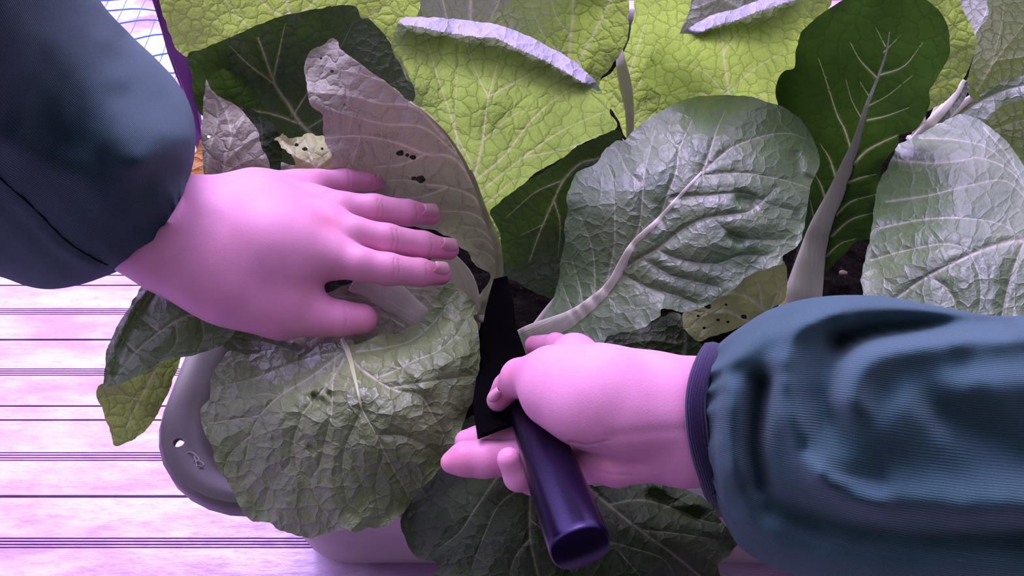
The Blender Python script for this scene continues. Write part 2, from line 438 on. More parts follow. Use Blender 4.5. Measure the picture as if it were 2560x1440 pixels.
def join(parts):
    V = []; Fc = []
    for v, f in parts:
        o = len(V); V.extend(list(map(tuple, v))); Fc.extend([[i+o for i in q] for q in f])
    return V, Fc
# scuffed scratches on the rim
rnd = random.Random(4); sp = []
sline = [[(452, 1140), (478, 1130), (498, 1150), (470, 1160), (505, 1165)], [(460, 1165), (488, 1150), (510, 1162), (478, 1178), (500, 1172)], [(462, 1150), (468, 1172), (480, 1182)], [(486, 1140), (492, 1165), (484, 1180)], [(500, 1200), (512, 1203), (520, 1201)]]
for ln in sline:
    c = cat([(a, b) for a, b in ln], 6); sp.append(tube(P(c[:, 0], c[:, 1], .2176), .0004, 4))
v, f = join(sp); tag(mesh_obj('scratches', v, f, M['scratch'], rim), 'pale scuffed scratches')

# soil
def soil():
    r = rrect(.046); n = 130
    gx, gy = np.meshgrid(np.arange(X0+.05, X1-.05, .004), np.arange(Y0+.05, Y1-.05, .004))
    p = np.c_[gx.ravel(), gy.ravel()]; p = p[inside(p, rrect(.052))]
    pts = np.vstack([r, p]); k = len(r)
    vs, _, fs, *_ = delaunay_2d_cdt([Vector(a) for a in pts], [], [list(range(k))], 1, 1e-7)
    q = np.array([tuple(a) for a in vs])
    z = .176+.010*vnoise(q[:, 0]*25, q[:, 1]*25, 1)+.007*vnoise(q[:, 0]*90, q[:, 1]*90, 2)+.005*vnoise(q[:, 0]*230, q[:, 1]*230, 3)
    o = mesh_obj('soil', np.c_[q, z], fs, M['soil']); tag(o, 'dark crumbly potting soil filling the planter between the cabbages', 'soil', kind='stuff')
soil()

def pebble(px, py, r, seed, label):
    c = P(px, py, .186); V = []; n, m = 10, 14; Fc = []
    for i in range(n+1):
        for j in range(m):
            a, b = math.pi*i/n, 2*math.pi*j/m; d = np.array([math.sin(a)*math.cos(b), math.sin(a)*math.sin(b)*.8, math.cos(a)*.6])
            V.append(c+d*r*(1+.35*float(vnoise(np.array(d[0]*2+seed), np.array(d[1]*2+d[2]), seed))))
    for i in range(n):
        for j in range(m): k = (j+1) % m; Fc.append((i*m+j, (i+1)*m+j, (i+1)*m+k, i*m+k))
    tag(mesh_obj('pebble', V, Fc, M['pebble']), label, 'pebble')
pebble(2107, 683, .0040, 3, 'small pale stone on the dark soil right of the thick white stalk')
# ------------------------------------------------------------------ leaves
SEED = [10]; BASES = []
def leaf(parent, name, outline, ctrl, veins, mat, step=6.0, c=60.0, cell=38.0, pillow=.0011, vdepth=.0016, vsign=-1,
         ruffle=.0022, jag=2.2, holes=(), ctrl_t=False, label=None, vw=1.0, fold=()):
    SEED[0] += 1; sd_ = SEED[0]
    o2 = resample(cat(outline, 8, True), step, True)
    n = len(o2); tn = np.roll(o2, -1, 0)-np.roll(o2, 1, 0); tn /= np.linalg.norm(tn, axis=1)[:, None]+1e-9
    ar = np.arange(n)*step
    jj = jag*(vnoise(ar/17.0, ar*0, sd_)*1.6+vnoise(ar/7.0, ar*0, sd_+5)*.9)
    o2 = o2+np.c_[-tn[:, 1], tn[:, 0]]*jj[:, None]
    lo, hi = o2.min(0), o2.max(0)
    gx, gy = np.meshgrid(np.arange(lo[0], hi[0], step), np.arange(lo[1], hi[1], step*.866))
    gx[1::2] += step/2; p = np.c_[gx.ravel(), gy.ravel()]
    p += (np.random.RandomState(sd_).rand(*p.shape)-.5)*step*.35
    p = p[inside(p, o2)]
    d, _ = dseg(p, np.vstack([o2, o2[:1]])); p = p[d > step*.6]
    # vein samples: centre line and both shoulders
    vl = []; extra = []
    for v in veins:
        w0, w1, pts = v; cpt = resample(cat(pts, 8), step*.9)
        wd = np.linspace(w0, w1, len(cpt))*vw; vl.append(np.c_[cpt, wd])
        t2 = np.gradient(cpt, axis=0); t2 /= np.linalg.norm(t2, axis=1)[:, None]+1e-9; nn_ = np.c_[-t2[:, 1], t2[:, 0]]
        extra += [cpt, cpt+nn_*(wd/2+.6)[:, None], cpt-nn_*(wd/2+.6)[:, None]]
    if extra:
        ex = np.vstack(extra); ex = ex[inside(ex, o2)]
        de, _ = dseg(ex, np.vstack([o2, o2[:1]])); ex = ex[de > 1.5]
        keep = np.ones(len(p), bool)
        for i in range(0, len(ex), 400):
            q = ex[i:i+400]; keep &= (((p[:, None]-q[None])**2).sum(-1).min(1) > (step*.42)**2)
        p = np.vstack([p[keep], ex])
    hp = []
    for h in holes:
        hx, hy, hr = h; m = 12; a = np.arange(m)*2*math.pi/m
        rr = hr*(1+.5*vnoise(a*1.3, a*0+hx, sd_)); ph = np.c_[hx+rr*np.cos(a)*1.3, hy+rr*np.sin(a)]; hp.append(ph)
        p = p[~inside(p, ph)]
    pts = [o2, p]+hp; allp = np.vstack(pts); edges = []
    off = len(o2)+len(p)
    for ph in hp:
        edges += [(off+i, off+(i+1) % len(ph)) for i in range(len(ph))]; off += len(ph)
    vs, _, fs, *_ = delaunay_2d_cdt([Vector((float(a), float(b))) for a, b in allp], edges, [list(range(n))], 1, 1e-4)
    q = np.array([tuple(a) for a in vs]); fs = [list(f_) for f_ in fs]
    if hp:
        cen = np.array([q[f_].mean(0) for f_ in fs]); bad = np.zeros(len(fs), bool)
        for ph in hp: bad |= inside(cen, ph)
        fs = [f_ for f_, b in zip(fs, bad) if not b]
    ct = [(a, b, T(a, b, z)) for a, b, z in ctrl] if not ctrl_t else ctrl
    f_t = rbf(ct, c); t = f_t(q)
    tm = t.mean(); m_px = tm/F
    vein = np.zeros(len(q)); groove = np.zeros(len(q)); dmin = np.full(len(q), 1e9)
    for L in vl:
        dd, ww = dseg(q, L); ww = np.maximum(ww, 1.5)
        vein = np.maximum(vein, np.clip(1.35-dd/(ww*.55), 0, 1)*np.clip(ww/3.5, .55, 1))
        groove = np.maximum(groove, np.exp(-(dd/(ww*.5+5))**2)*np.clip(ww/5, .35, 1)); dmin = np.minimum(dmin, dd)
    dedge, _ = dseg(q, np.vstack([o2, o2[:1]]))
    wob = np.c_[vnoise(q[:, 0]/30, q[:, 1]/30, sd_), vnoise(q[:, 0]/30, q[:, 1]/30, sd_+9)]*22
    pil = domes(q+wob, cell*1.25, sd_); pil2 = domes(q+wob, cell*.6, sd_+2)
    between = 1-np.exp(-(dmin/34.0)**2)
    amp = .55+.9*(vnoise(q[:, 0]/130, q[:, 1]/130, sd_+4)+.5)
    disp = pillow*amp*(pil-.5)+pillow*.30*(pil2-.5)
    disp = disp*(.35+.65*between)+between*.0022*(1 if vsign < 0 else -1)
    disp += vsign*vdepth*groove
    if vsign > 0: disp = -pillow*amp*(pil-.5)*.8-between*.0012+vdepth*groove
    er = np.exp(-dedge/38.0)
    disp += ruffle*er*2.2*(vnoise(q[:, 0]/55, q[:, 1]/55, sd_+6))*2
    disp += .004*vnoise(q[:, 0]/170, q[:, 1]/170, sd_+7)
    for amp_, wd_, pl_ in fold:
        df, _ = dseg(q, cat(pl_, 8)); disp += amp_*np.exp(-(df/wd_)**2)
    t = t-disp
    V = PT(q[:, 0], q[:, 1], t)
    uvm = q*m_px*np.array([1, -1])+sd_*.37
    ob = mesh_obj(name, V, fs, mat, parent, uv=uvm, attrs={'vein': vein})
    if label: ob['label'] = label
    ob['_'] = 0; del ob['_']
    def f_s(pts_):
        pts_ = np.asarray(pts_, float); out = f_t(pts_)
        for i_, a_ in enumerate(pts_):
            dd_ = ((q-a_)**2).sum(1); k_ = np.argsort(dd_)[:10]; w_k = np.exp(-dd_[k_]/60.0)
            if w_k.sum() > 1e-6: out[i_] -= (disp[k_]*w_k).sum()/w_k.sum()*min(1, w_k.sum())
        return out
    BASES.append(ob)
    return ob, f_s, disp
def region(ob, poly, mat):
    """give the faces of one blade inside a traced patch another surface (the other side of the leaf)"""
    me = ob.data; me.materials.append(mat); ix = len(me.materials)-1; mw = np.array(world_loc(ob))-np.array([0, 0, CZ])
    c_ = np.array([tuple(p_.center) for p_ in me.polygons])+mw
    d_ = (c_[:, 1]-c_[:, 2])*SQ; u_ = (c_[:, 1]+c_[:, 2])*SQ
    ins = inside(np.c_[1280+c_[:, 0]/d_*F, 720-u_/d_*F], np.array(poly, float))
    for p_, b_ in zip(me.polygons, ins):
        if b_: p_.material_index = ix
def rib(leafob, f_t, line, mat, name='midrib', lift=.35, seg=14, flat=.55, label=None, parent=None, ctrl=None):
    """solid tapered rib lying on the leaf: line rows (px,py,width_px)"""
    L = resample(cat(line, 10), 5.0)
    t = f_t(L[:, :2]); V = []; uv = []; n = len(L)
    tg = np.gradient(L[:, :2], axis=0); tg /= np.linalg.norm(tg, axis=1)[:, None]+1e-9
    s = 0
    for i in range(n):
        nx, ny = -tg[i, 1], tg[i, 0]; w_ = L[i, 2]/2; m = t[i]/F
        if i: s += np.linalg.norm(L[i, :2]-L[i-1, :2])*m
        for j in range(seg):
            a = 2*math.pi*j/seg; ca, sa = math.cos(a), math.sin(a)
            V.append(PT(L[i, 0]+nx*w_*ca, L[i, 1]+ny*w_*ca, t[i]-m*w_*flat*(sa+lift)))
            uv.append((s, a*w_*m))
    Fc = []
    for i in range(n-1):
        for j in range(seg): k = (j+1) % seg; Fc.append((i*seg+j, (i+1)*seg+j, (i+1)*seg+k, i*seg+k))
    Fc.append(list(range(seg))); Fc.append([(n-1)*seg+j for j in range(seg)][::-1])
    o = mesh_obj(name, V, Fc, mat, parent or leafob, uv=np.array(uv).reshape(-1, 2))
    if label: o['label'] = label
    return o

def plant(name, px, py, label, group=None, cat_='cabbage'):
    return empty(name, P(px, py, .176), label, cat_, group)
PG = 'leafy cabbage plants in the planter'
pA = plant('cabbage_plant', 1190, 800, 'leafy cabbage under the left hand, with drooping front leaves and a tall backlit leaf', PG)
pB = plant('cabbage_plant', 1330, 850, 'cabbage right of the knife with one broad sheened leaf and dark leaves at its foot', PG)
pC = plant('cabbage_plant', 1990, 780, 'cabbage with a tall dark green spoon-shaped leaf on a thick white stalk', PG)
pD = plant('cabbage_plant', 2420, 800, 'cabbage at the right edge with a broad lilac-sheened leaf above the sleeve', PG)
pE = plant('cabbage_plant', 780, 420, 'cabbage at the back left with a broad dark grey-green leaf behind the left hand', PG)
pF = plant('cabbage_plant', 1575, 420, 'cabbage at the back centre with bright leaves around a slim white stalk', PG)
pG = plant('cabbage_plant', 2290, 360, 'cabbage at the back right with backlit leaves behind the dark spoon-shaped leaf', PG)

# --- back left plant
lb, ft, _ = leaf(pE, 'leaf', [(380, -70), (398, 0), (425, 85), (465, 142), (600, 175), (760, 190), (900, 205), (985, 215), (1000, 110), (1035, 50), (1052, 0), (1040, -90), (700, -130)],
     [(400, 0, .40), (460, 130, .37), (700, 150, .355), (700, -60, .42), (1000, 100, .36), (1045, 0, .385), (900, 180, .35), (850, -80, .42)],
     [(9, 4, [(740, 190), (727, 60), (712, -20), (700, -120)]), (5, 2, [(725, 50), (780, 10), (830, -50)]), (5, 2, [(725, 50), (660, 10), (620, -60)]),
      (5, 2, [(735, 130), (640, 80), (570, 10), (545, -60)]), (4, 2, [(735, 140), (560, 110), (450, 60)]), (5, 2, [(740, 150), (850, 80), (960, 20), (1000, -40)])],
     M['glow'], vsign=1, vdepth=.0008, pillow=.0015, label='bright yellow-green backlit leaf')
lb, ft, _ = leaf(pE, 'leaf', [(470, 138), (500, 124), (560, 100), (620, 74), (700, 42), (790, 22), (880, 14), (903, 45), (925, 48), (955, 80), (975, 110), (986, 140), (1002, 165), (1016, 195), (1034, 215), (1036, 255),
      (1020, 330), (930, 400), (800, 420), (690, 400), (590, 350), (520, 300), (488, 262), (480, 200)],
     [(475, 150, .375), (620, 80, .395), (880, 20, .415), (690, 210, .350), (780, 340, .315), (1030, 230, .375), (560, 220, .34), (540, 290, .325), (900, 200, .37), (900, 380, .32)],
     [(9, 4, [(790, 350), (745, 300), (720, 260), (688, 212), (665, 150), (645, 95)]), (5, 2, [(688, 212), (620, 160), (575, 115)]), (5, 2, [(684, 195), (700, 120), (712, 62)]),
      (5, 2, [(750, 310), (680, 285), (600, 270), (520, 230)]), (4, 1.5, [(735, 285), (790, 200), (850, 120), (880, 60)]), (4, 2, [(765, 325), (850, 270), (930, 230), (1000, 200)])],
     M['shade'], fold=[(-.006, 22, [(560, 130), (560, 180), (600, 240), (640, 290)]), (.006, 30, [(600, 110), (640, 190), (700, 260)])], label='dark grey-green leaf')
leaf(pE, 'leaf', [(605, 275), (640, 278), (668, 298), (690, 322), (702, 345), (704, 400), (690, 440), (640, 440), (600, 400)],
     [(640, 280, .335), (700, 400, .31), (620, 420, .315), (690, 330, .33), (605, 300, .33)], [(4, 2, [(640, 430), (655, 350), (650, 290)]), (3, 1.5, [(650, 360), (690, 340)])], M['shade'])
leaf(pE, 'leaf', [(516, 200), (527, 220), (545, 240), (575, 255), (605, 275), (626, 300), (646, 330), (652, 365), (668, 395), (672, 440), (600, 470), (520, 475), (510, 425), (503, 350), (505, 300), (510, 250)],
     [(518, 200, .385), (575, 255, .37), (646, 330, .35), (670, 430, .33), (505, 320, .36), (515, 460, .33), (580, 360, .352)],
     [(7, 3, [(555, 470), (562, 400), (578, 340), (560, 270), (528, 225)]), (5, 2, [(565, 400), (610, 360), (645, 340)]), (5, 2, [(515, 430), (525, 370), (545, 300), (535, 240)]), (4, 2, [(575, 350), (600, 310), (615, 290)]), (4, 2, [(560, 430), (620, 400), (662, 395)])],
     M['under'], vsign=1, cell=30, label='pale leaf underside with raised veins', holes=[(522, 342, 3)])
leaf(pE, 'leaf', [(688, 350), (695, 338), (710, 332), (722, 345), (740, 346), (752, 338), (775, 336), (795, 345), (812, 344), (845, 365), (885, 395), (905, 425), (870, 460), (760, 460), (700, 450), (728, 420), (738, 405), (722, 385), (705, 372)],
     [(690, 350, .352), (775, 336, .357), (850, 370, .350), (900, 430, .330), (720, 440, .335), (780, 400, .35)],
     [(5, 2, [(800, 450), (780, 400), (760, 350)]), (5, 2, [(790, 420), (830, 390), (850, 370)]), (4, 2, [(785, 410), (740, 390), (700, 350)]), (4, 2, [(820, 440), (850, 415), (885, 410)])],
     M['torn'], vsign=1, cell=22, pillow=.003, ruffle=.006, jag=5, step=5, label='crumpled torn leaf', holes=[(762, 372, 5), (741, 362, 4), (805, 372, 3)])
leaf(pE, 'leaf', [(470, 500), (478, 430), (486, 390), (497, 355), (506, 350), (516, 400), (522, 470), (515, 520)],
     [(475, 460, .31), (505, 360, .33), (515, 480, .31)], [(4, 2, [(495, 510), (500, 430), (503, 360)])], M['orange'], label='withered orange leaf')

# --- back centre plant
leaf(pF, 'leaf', [(1040, -60), (1052, 10), (1038, 50), (1060, 110), (1230, 120), (1245, 50), (1290, 0), (1300, -60)],
     [(1045, 0, .33), (1150, 0, .335), (1280, 0, .34), (1150, 100, .30)], [(9, 6, [(1176, 110), (1176, 50), (1180, -50)]), (5, 3, [(1130, 110), (1118, 50), (1100, -30)]), (5, 3, [(1210, 80), (1240, 20), (1265, -40)])], M['pale'], vsign=1)
leaf(pF, 'leaf', [(1290, -60), (1280, 0), (1255, 25), (1228, 55), (1260, 140), (1380, 240), (1480, 260), (1502, 196), (1522, 175), (1550, 136), (1566, 110), (1571, 88), (1572, 0), (1570, -60)],
     [(1230, 50, .39), (1280, 0, .40), (1420, 140, .39), (1435, -40, .44), (1500, 190, .375), (1520, 15, .425), (1568, 100, .385), (1570, 0, .415), (1400, 230, .36)],
     [(9, 5, [(1415, 230), (1421, 140), (1430, 60), (1436, -50)]), (8, 5, [(1425, 220), (1445, 160), (1485, 85), (1520, 15), (1545, -50)]), (5, 2, [(1420, 150), (1360, 90), (1330, 20)]), (4, 2, [(1418, 180), (1340, 140), (1270, 90)]), (4, 2, [(1427, 90), (1390, 40), (1375, -20)])],
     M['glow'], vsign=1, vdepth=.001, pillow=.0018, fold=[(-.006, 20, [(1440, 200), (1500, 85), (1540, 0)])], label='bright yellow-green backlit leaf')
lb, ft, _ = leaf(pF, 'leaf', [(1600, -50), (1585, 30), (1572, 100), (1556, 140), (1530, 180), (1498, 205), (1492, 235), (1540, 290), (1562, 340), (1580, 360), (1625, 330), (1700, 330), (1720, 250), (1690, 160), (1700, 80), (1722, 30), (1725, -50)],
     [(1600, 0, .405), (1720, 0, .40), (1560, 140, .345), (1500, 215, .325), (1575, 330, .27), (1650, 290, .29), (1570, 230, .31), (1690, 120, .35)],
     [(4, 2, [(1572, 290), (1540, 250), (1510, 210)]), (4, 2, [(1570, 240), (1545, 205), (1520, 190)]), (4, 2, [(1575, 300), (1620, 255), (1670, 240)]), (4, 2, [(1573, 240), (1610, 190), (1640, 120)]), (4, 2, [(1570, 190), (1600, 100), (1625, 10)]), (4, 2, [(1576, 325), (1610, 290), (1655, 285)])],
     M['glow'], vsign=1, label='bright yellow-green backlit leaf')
rib(lb, ft, [(1578, 400, 20), (1575, 330, 19), (1573, 270, 24), (1563, 210, 32), (1553, 160, 26), (1550, 120, 12)], M['stalk_lit'], name='stalk')
leaf(pF, 'leaf', [(1690, -50), (1712, 20), (1705, 70), (1690, 95), (1800, 100), (1880, 60), (1940, 0), (1950, -50)],
     [(1710, 0, .36), (1870, 0, .37), (1720, 90, .34), (1820, 90, .34)], [(10, 5, [(1890, 45), (1850, 20), (1800, -10), (1750, -50)]), (5, 3, [(1850, 20), (1865, -30)]), (5, 3, [(1880, 40), (1905, -20)]), (4, 2, [(1800, -5), (1740, 20)])], M['pale'], vsign=1)
bx = [(1703, 80), (1740, 58), (1780, 38), (1840, 22), (1880, 5), (1950, -18), (2040, -40)]
lb2, _, _ = leaf(pF, 'leaf', bx+[(2080, 0), (2020, 90), (1995, 180), (1990, 290), (1900, 310), (1760, 310), (1665, 290), (1662, 258), (1655, 240), (1622, 212), (1606, 200), (1611, 180), (1626, 149), (1657, 108)],
     [(a, b, .428) for a, b in bx]+[(a+10, b+24, .432) for a, b in bx[1:6]]+[(1611, 185, .372), (1657, 110, .405), (1665, 270, .33), (1800, 150, .385), (1800, 285, .325), (1960, 280, .325), (1980, 150, .38), (1720, 120, .40)],
     [(7, 4, [(1825, 300), (1820, 220), (1810, 150), (1805, 110), (1800, 60)]), (4, 2, [(1825, 250), (1760, 180), (1690, 160), (1630, 170)]), (4, 2, [(1824, 270), (1760, 235), (1670, 240)]), (4, 2, [(1822, 230), (1890, 170), (1960, 130)]), (4, 2, [(1808, 110), (1780, 70)]), (4, 2, [(1810, 130), (1850, 80), (1900, 50)]), (4, 2, [(1825, 280), (1900, 240), (1970, 230)])],
     M['glow'], vsign=1, c=14, step=5, cell=30, pillow=.0024, label='bright backlit leaf with curled lilac-sheened edge')

region(lb2, [(1695, 84)]+[(a+8, b+26) for a, b in bx[1:]]+[(2060, -80), (1900, -80), (1700, 50)], M['curl'])
leaf(pF, 'leaf', [(1600, -70), (1598, 100), (1596, 260), (1600, 345), (1680, 350), (1760, 280), (1780, 100), (1770, -70)], [(1600, -50, .34), (1750, -50, .345), (1600, 200, .28), (1620, 340, .235), (1750, 250, .27)],
     [(6, 3, [(1680, 350), (1685, 150), (1690, -60)])], M['pale'], vsign=1, step=7)
leaf(pF, 'leaf', [(940, 180), (960, 60), (1010, 20), (1100, 60), (1120, 200), (1040, 300), (960, 280)], [(950, 100, .335), (1100, 100, .33), (1000, 280, .29), (1010, 25, .345)], [(5, 3, [(1020, 290), (1010, 150), (1010, 50)])], M['glowA'], vsign=1, step=7)
# --- back right plant
leaf(pG, 'leaf', [(2390, -50), (2395, 10), (2420, 60), (2445, 90), (2490, 60), (2520, -10), (2520, -50)], [(2400, 0, .31), (2440, 80, .30), (2500, 0, .32)], [(4, 2, [(2435, 90), (2465, 30), (2480, -30)])], M['pale'], vsign=1)
leaf(pG, 'leaf', [(2484, -30), (2470, 40), (2440, 85), (2432, 150), (2415, 210), (2440, 250), (2520, 220), (2620, 170), (2640, -30)], [(2484, 0, .345), (2435, 150, .32), (2440, 240, .30), (2600, 170, .33), (2600, 0, .37)],
     [(5, 2, [(2440, 230), (2490, 150), (2560, 60), (2600, 0)]), (4, 2, [(2490, 150), (2560, 140), (2620, 120)]), (4, 2, [(2475, 175), (2500, 80), (2510, 10)])], M['glowA'], vsign=1)
leaf(pG, 'leaf', [(2280, -40), (2387, -10), (2407, 26), (2433, 77), (2441, 98), (2434, 139), (2418, 180), (2402, 206), (2376, 242), (2325, 275), (2240, 300), (2180, 200), (2200, 60)],
     [(2390, 0, .40), (2440, 100, .375), (2402, 206, .345), (2325, 272, .32), (2240, 280, .31), (2220, 60, .37)],
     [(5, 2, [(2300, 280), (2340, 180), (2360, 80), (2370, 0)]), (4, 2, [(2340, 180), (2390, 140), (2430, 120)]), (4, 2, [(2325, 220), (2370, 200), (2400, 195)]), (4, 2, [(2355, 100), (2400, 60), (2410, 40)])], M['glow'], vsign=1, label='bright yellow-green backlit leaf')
lb, ft, _ = leaf(pG, 'leaf', [(2345, 320), (2376, 296), (2428, 257), (2479, 216), (2560, 186), (2660, 170), (2680, 240), (2560, 250), (2505, 268), (2458, 305), (2420, 330)],
     [(2376, 296, .325), (2479, 216, .345), (2600, 180, .355), (2600, 245, .345), (2458, 303, .325)], [(6, 3, [(2360, 320), (2440, 262), (2520, 225), (2640, 200)])], M['green'], label='narrow lilac-sheened leaf')
leaf(pG, 'leaf', [(2440, 310), (2505, 265), (2560, 245), (2660, 240), (2660, 440), (2560, 430), (2500, 360)], [(2440, 310, .30), (2560, 245, .325), (2560, 420, .29), (2660, 300, .33)],
     [(4, 2, [(2470, 330), (2560, 300), (2640, 290)]), (3, 1.5, [(2540, 305), (2580, 350)])], M['glowA'])
lb, ft, _ = leaf(pG, 'leaf', [(2270, 360), (2310, 310), (2370, 250), (2400, 205), (2425, 215), (2400, 265), (2350, 320), (2310, 370)], [(2290, 350, .26), (2400, 215, .30), (2410, 240, .30), (2310, 330, .27)], [(6, 3, [(2290, 355), (2350, 290), (2410, 215)])], M['shade'])
rib(lb, ft, [(2270, 380, 40), (2330, 310, 34), (2385, 245, 26), (2412, 200, 14)], M['stalk'], name='stalk', lift=.8)

# --- dark spoon-shaped leaf (plant C)
C_out = [(1955, 770), (1966, 735), (1978, 668), (2000, 600), (2012, 540), (2020, 470), (2010, 400), (1975, 330), (1942, 250), (1943, 206), (1960, 177), (1987, 170), (1991, 123), (2006, 77), (2048, 39), (2084, 15), (2130, -12),
         (2222, -32), (2294, -15), (2335, 15), (2361, 46), (2374, 93), (2371, 144), (2346, 190), (2325, 226), (2325, 257), (2310, 298), (2284, 327), (2250, 337), (2243, 365), (2207, 411), (2197, 463), (2185, 514), (2181, 590), (2140, 604), (2119, 627), (2078, 668), (2058, 700), (2040, 770)]
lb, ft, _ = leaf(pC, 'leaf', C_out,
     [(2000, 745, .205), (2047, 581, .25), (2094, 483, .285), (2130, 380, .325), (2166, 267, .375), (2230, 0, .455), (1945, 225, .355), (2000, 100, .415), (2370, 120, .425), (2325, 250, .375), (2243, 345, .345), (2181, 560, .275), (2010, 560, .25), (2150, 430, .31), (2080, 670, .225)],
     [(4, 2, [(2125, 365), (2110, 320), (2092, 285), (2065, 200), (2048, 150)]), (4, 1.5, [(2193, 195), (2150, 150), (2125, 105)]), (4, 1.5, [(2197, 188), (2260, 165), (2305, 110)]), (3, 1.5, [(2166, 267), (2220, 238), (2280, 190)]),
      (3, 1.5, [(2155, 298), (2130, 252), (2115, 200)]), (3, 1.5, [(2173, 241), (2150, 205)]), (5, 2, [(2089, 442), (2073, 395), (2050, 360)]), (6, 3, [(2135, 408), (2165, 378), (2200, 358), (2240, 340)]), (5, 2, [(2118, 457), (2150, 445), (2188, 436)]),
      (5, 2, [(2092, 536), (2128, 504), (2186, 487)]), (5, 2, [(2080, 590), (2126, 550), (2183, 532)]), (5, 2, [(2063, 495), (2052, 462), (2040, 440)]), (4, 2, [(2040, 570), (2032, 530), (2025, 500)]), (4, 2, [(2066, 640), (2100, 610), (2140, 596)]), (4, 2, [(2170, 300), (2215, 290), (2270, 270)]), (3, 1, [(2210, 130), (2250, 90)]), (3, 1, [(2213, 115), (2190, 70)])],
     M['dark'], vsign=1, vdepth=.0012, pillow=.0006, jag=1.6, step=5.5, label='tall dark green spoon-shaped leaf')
rib(lb, ft, [(1985, 830, 120), (2005, 750, 100), (2026, 660, 76), (2052, 575, 62), (2092, 485, 48), (2118, 415, 34), (2140, 355, 20), (2166, 267, 11), (2196, 190, 7), (2216, 130, 5), (2224, 80, 3)], M['stalk'], name='stalk', flat=.45, label='thick white stalk')

# --- right edge plant D
D_out = [(2160, 735), (2153, 694), (2166, 637), (2176, 586), (2186, 514), (2194, 463), (2217, 421), (2233, 390), (2243, 362), (2299, 336), (2351, 308), (2402, 286), (2448, 300), (2490, 329), (2530, 368), (2562, 415), (2630, 500), (2650, 700), (2600, 830), (2480, 860), (2300, 830), (2175, 790)]
leaf(pD, 'leaf', D_out, [(2160, 700, .332), (2180, 560, .338), (2240, 370, .335), (2402, 288, .345), (2500, 335, .35), (2562, 415, .35), (2400, 480, .37), (2560, 610, .375), (2300, 620, .36), (2300, 820, .345), (2600, 820, .36), (2430, 740, .366)],
     [(11, 5, [(2640, 590), (2560, 600), (2500, 612), (2428, 637), (2325, 689), (2250, 740), (2200, 790)]), (5, 2, [(2560, 605), (2535, 670), (2515, 740), (2500, 820)]), (5, 2, [(2217, 504), (2325, 488), (2428, 463), (2520, 455), (2600, 540)]),
      (5, 2, [(2240, 400), (2330, 408), (2400, 402), (2455, 396), (2540, 440), (2610, 560)]), (5, 2, [(2200, 570), (2300, 550), (2400, 545), (2500, 560), (2570, 600)]), (4, 2, [(2459, 319), (2520, 391), (2570, 480)]), (4, 2, [(2180, 650), (2270, 625), (2370, 610), (2440, 632)]),
      (4, 2, [(2300, 345), (2390, 350), (2470, 370), (2540, 430)]), (4, 2, [(2325, 689), (2380, 740), (2400, 830)]), (3, 1.5, [(2428, 637), (2450, 700), (2450, 790)])],
     M['green'], cell=44, pillow=.0016, vdepth=.002, label='broad lilac-sheened leaf')

# --- plant B
leaf(pB, 'leaf', [(1222, 530), (1310, 460), (1380, 415), (1430, 375), (1480, 350), (1545, 325), (1560, 380), (1540, 500), (1450, 600), (1425, 740), (1375, 745), (1330, 728), (1290, 702), (1252, 690), (1238, 640), (1228, 570)],
     [(1225, 530, .285), (1440, 385, .330), (1540, 335, .335), (1300, 500, .29), (1245, 660, .235), (1390, 735, .225), (1400, 560, .265), (1540, 480, .30)],
     [(6, 3, [(1497, 396), (1450, 410), (1410, 450), (1385, 500), (1350, 580), (1325, 650)]), (4, 2, [(1385, 500), (1400, 560), (1395, 640)]), (4, 2, [(1410, 450), (1340, 480), (1270, 540)]), (3, 1.5, [(1360, 560), (1300, 590)])], M['shade'], label='shaded dark leaf')
B_out = [(1539, 352), (1508, 380), (1493, 408), (1451, 427), (1436, 442), (1415, 493), (1420, 529), (1410, 565), (1414, 600), (1402, 650), (1396, 700), (1384, 745), (1366, 785), (1338, 812), (1298, 832), (1340, 850), (1400, 852), (1440, 846), (1480, 862), (1505, 866), (1520, 842), (1560, 831), (1610, 820),
         (1630, 802), (1650, 790), (1657, 770), (1700, 780), (1740, 775), (1770, 762), (1800, 741), (1837, 720), (1868, 690), (1914, 673), (1955, 658), (1960, 637), (1996, 612), (2014, 555), (2022, 493), (2030, 457), (2047, 421), (2048, 390), (2030, 344), (2006, 303), (1965, 272), (1914, 252), (1862, 240), (1785, 238), (1708, 252), (1631, 291), (1580, 329), (1562, 352)]
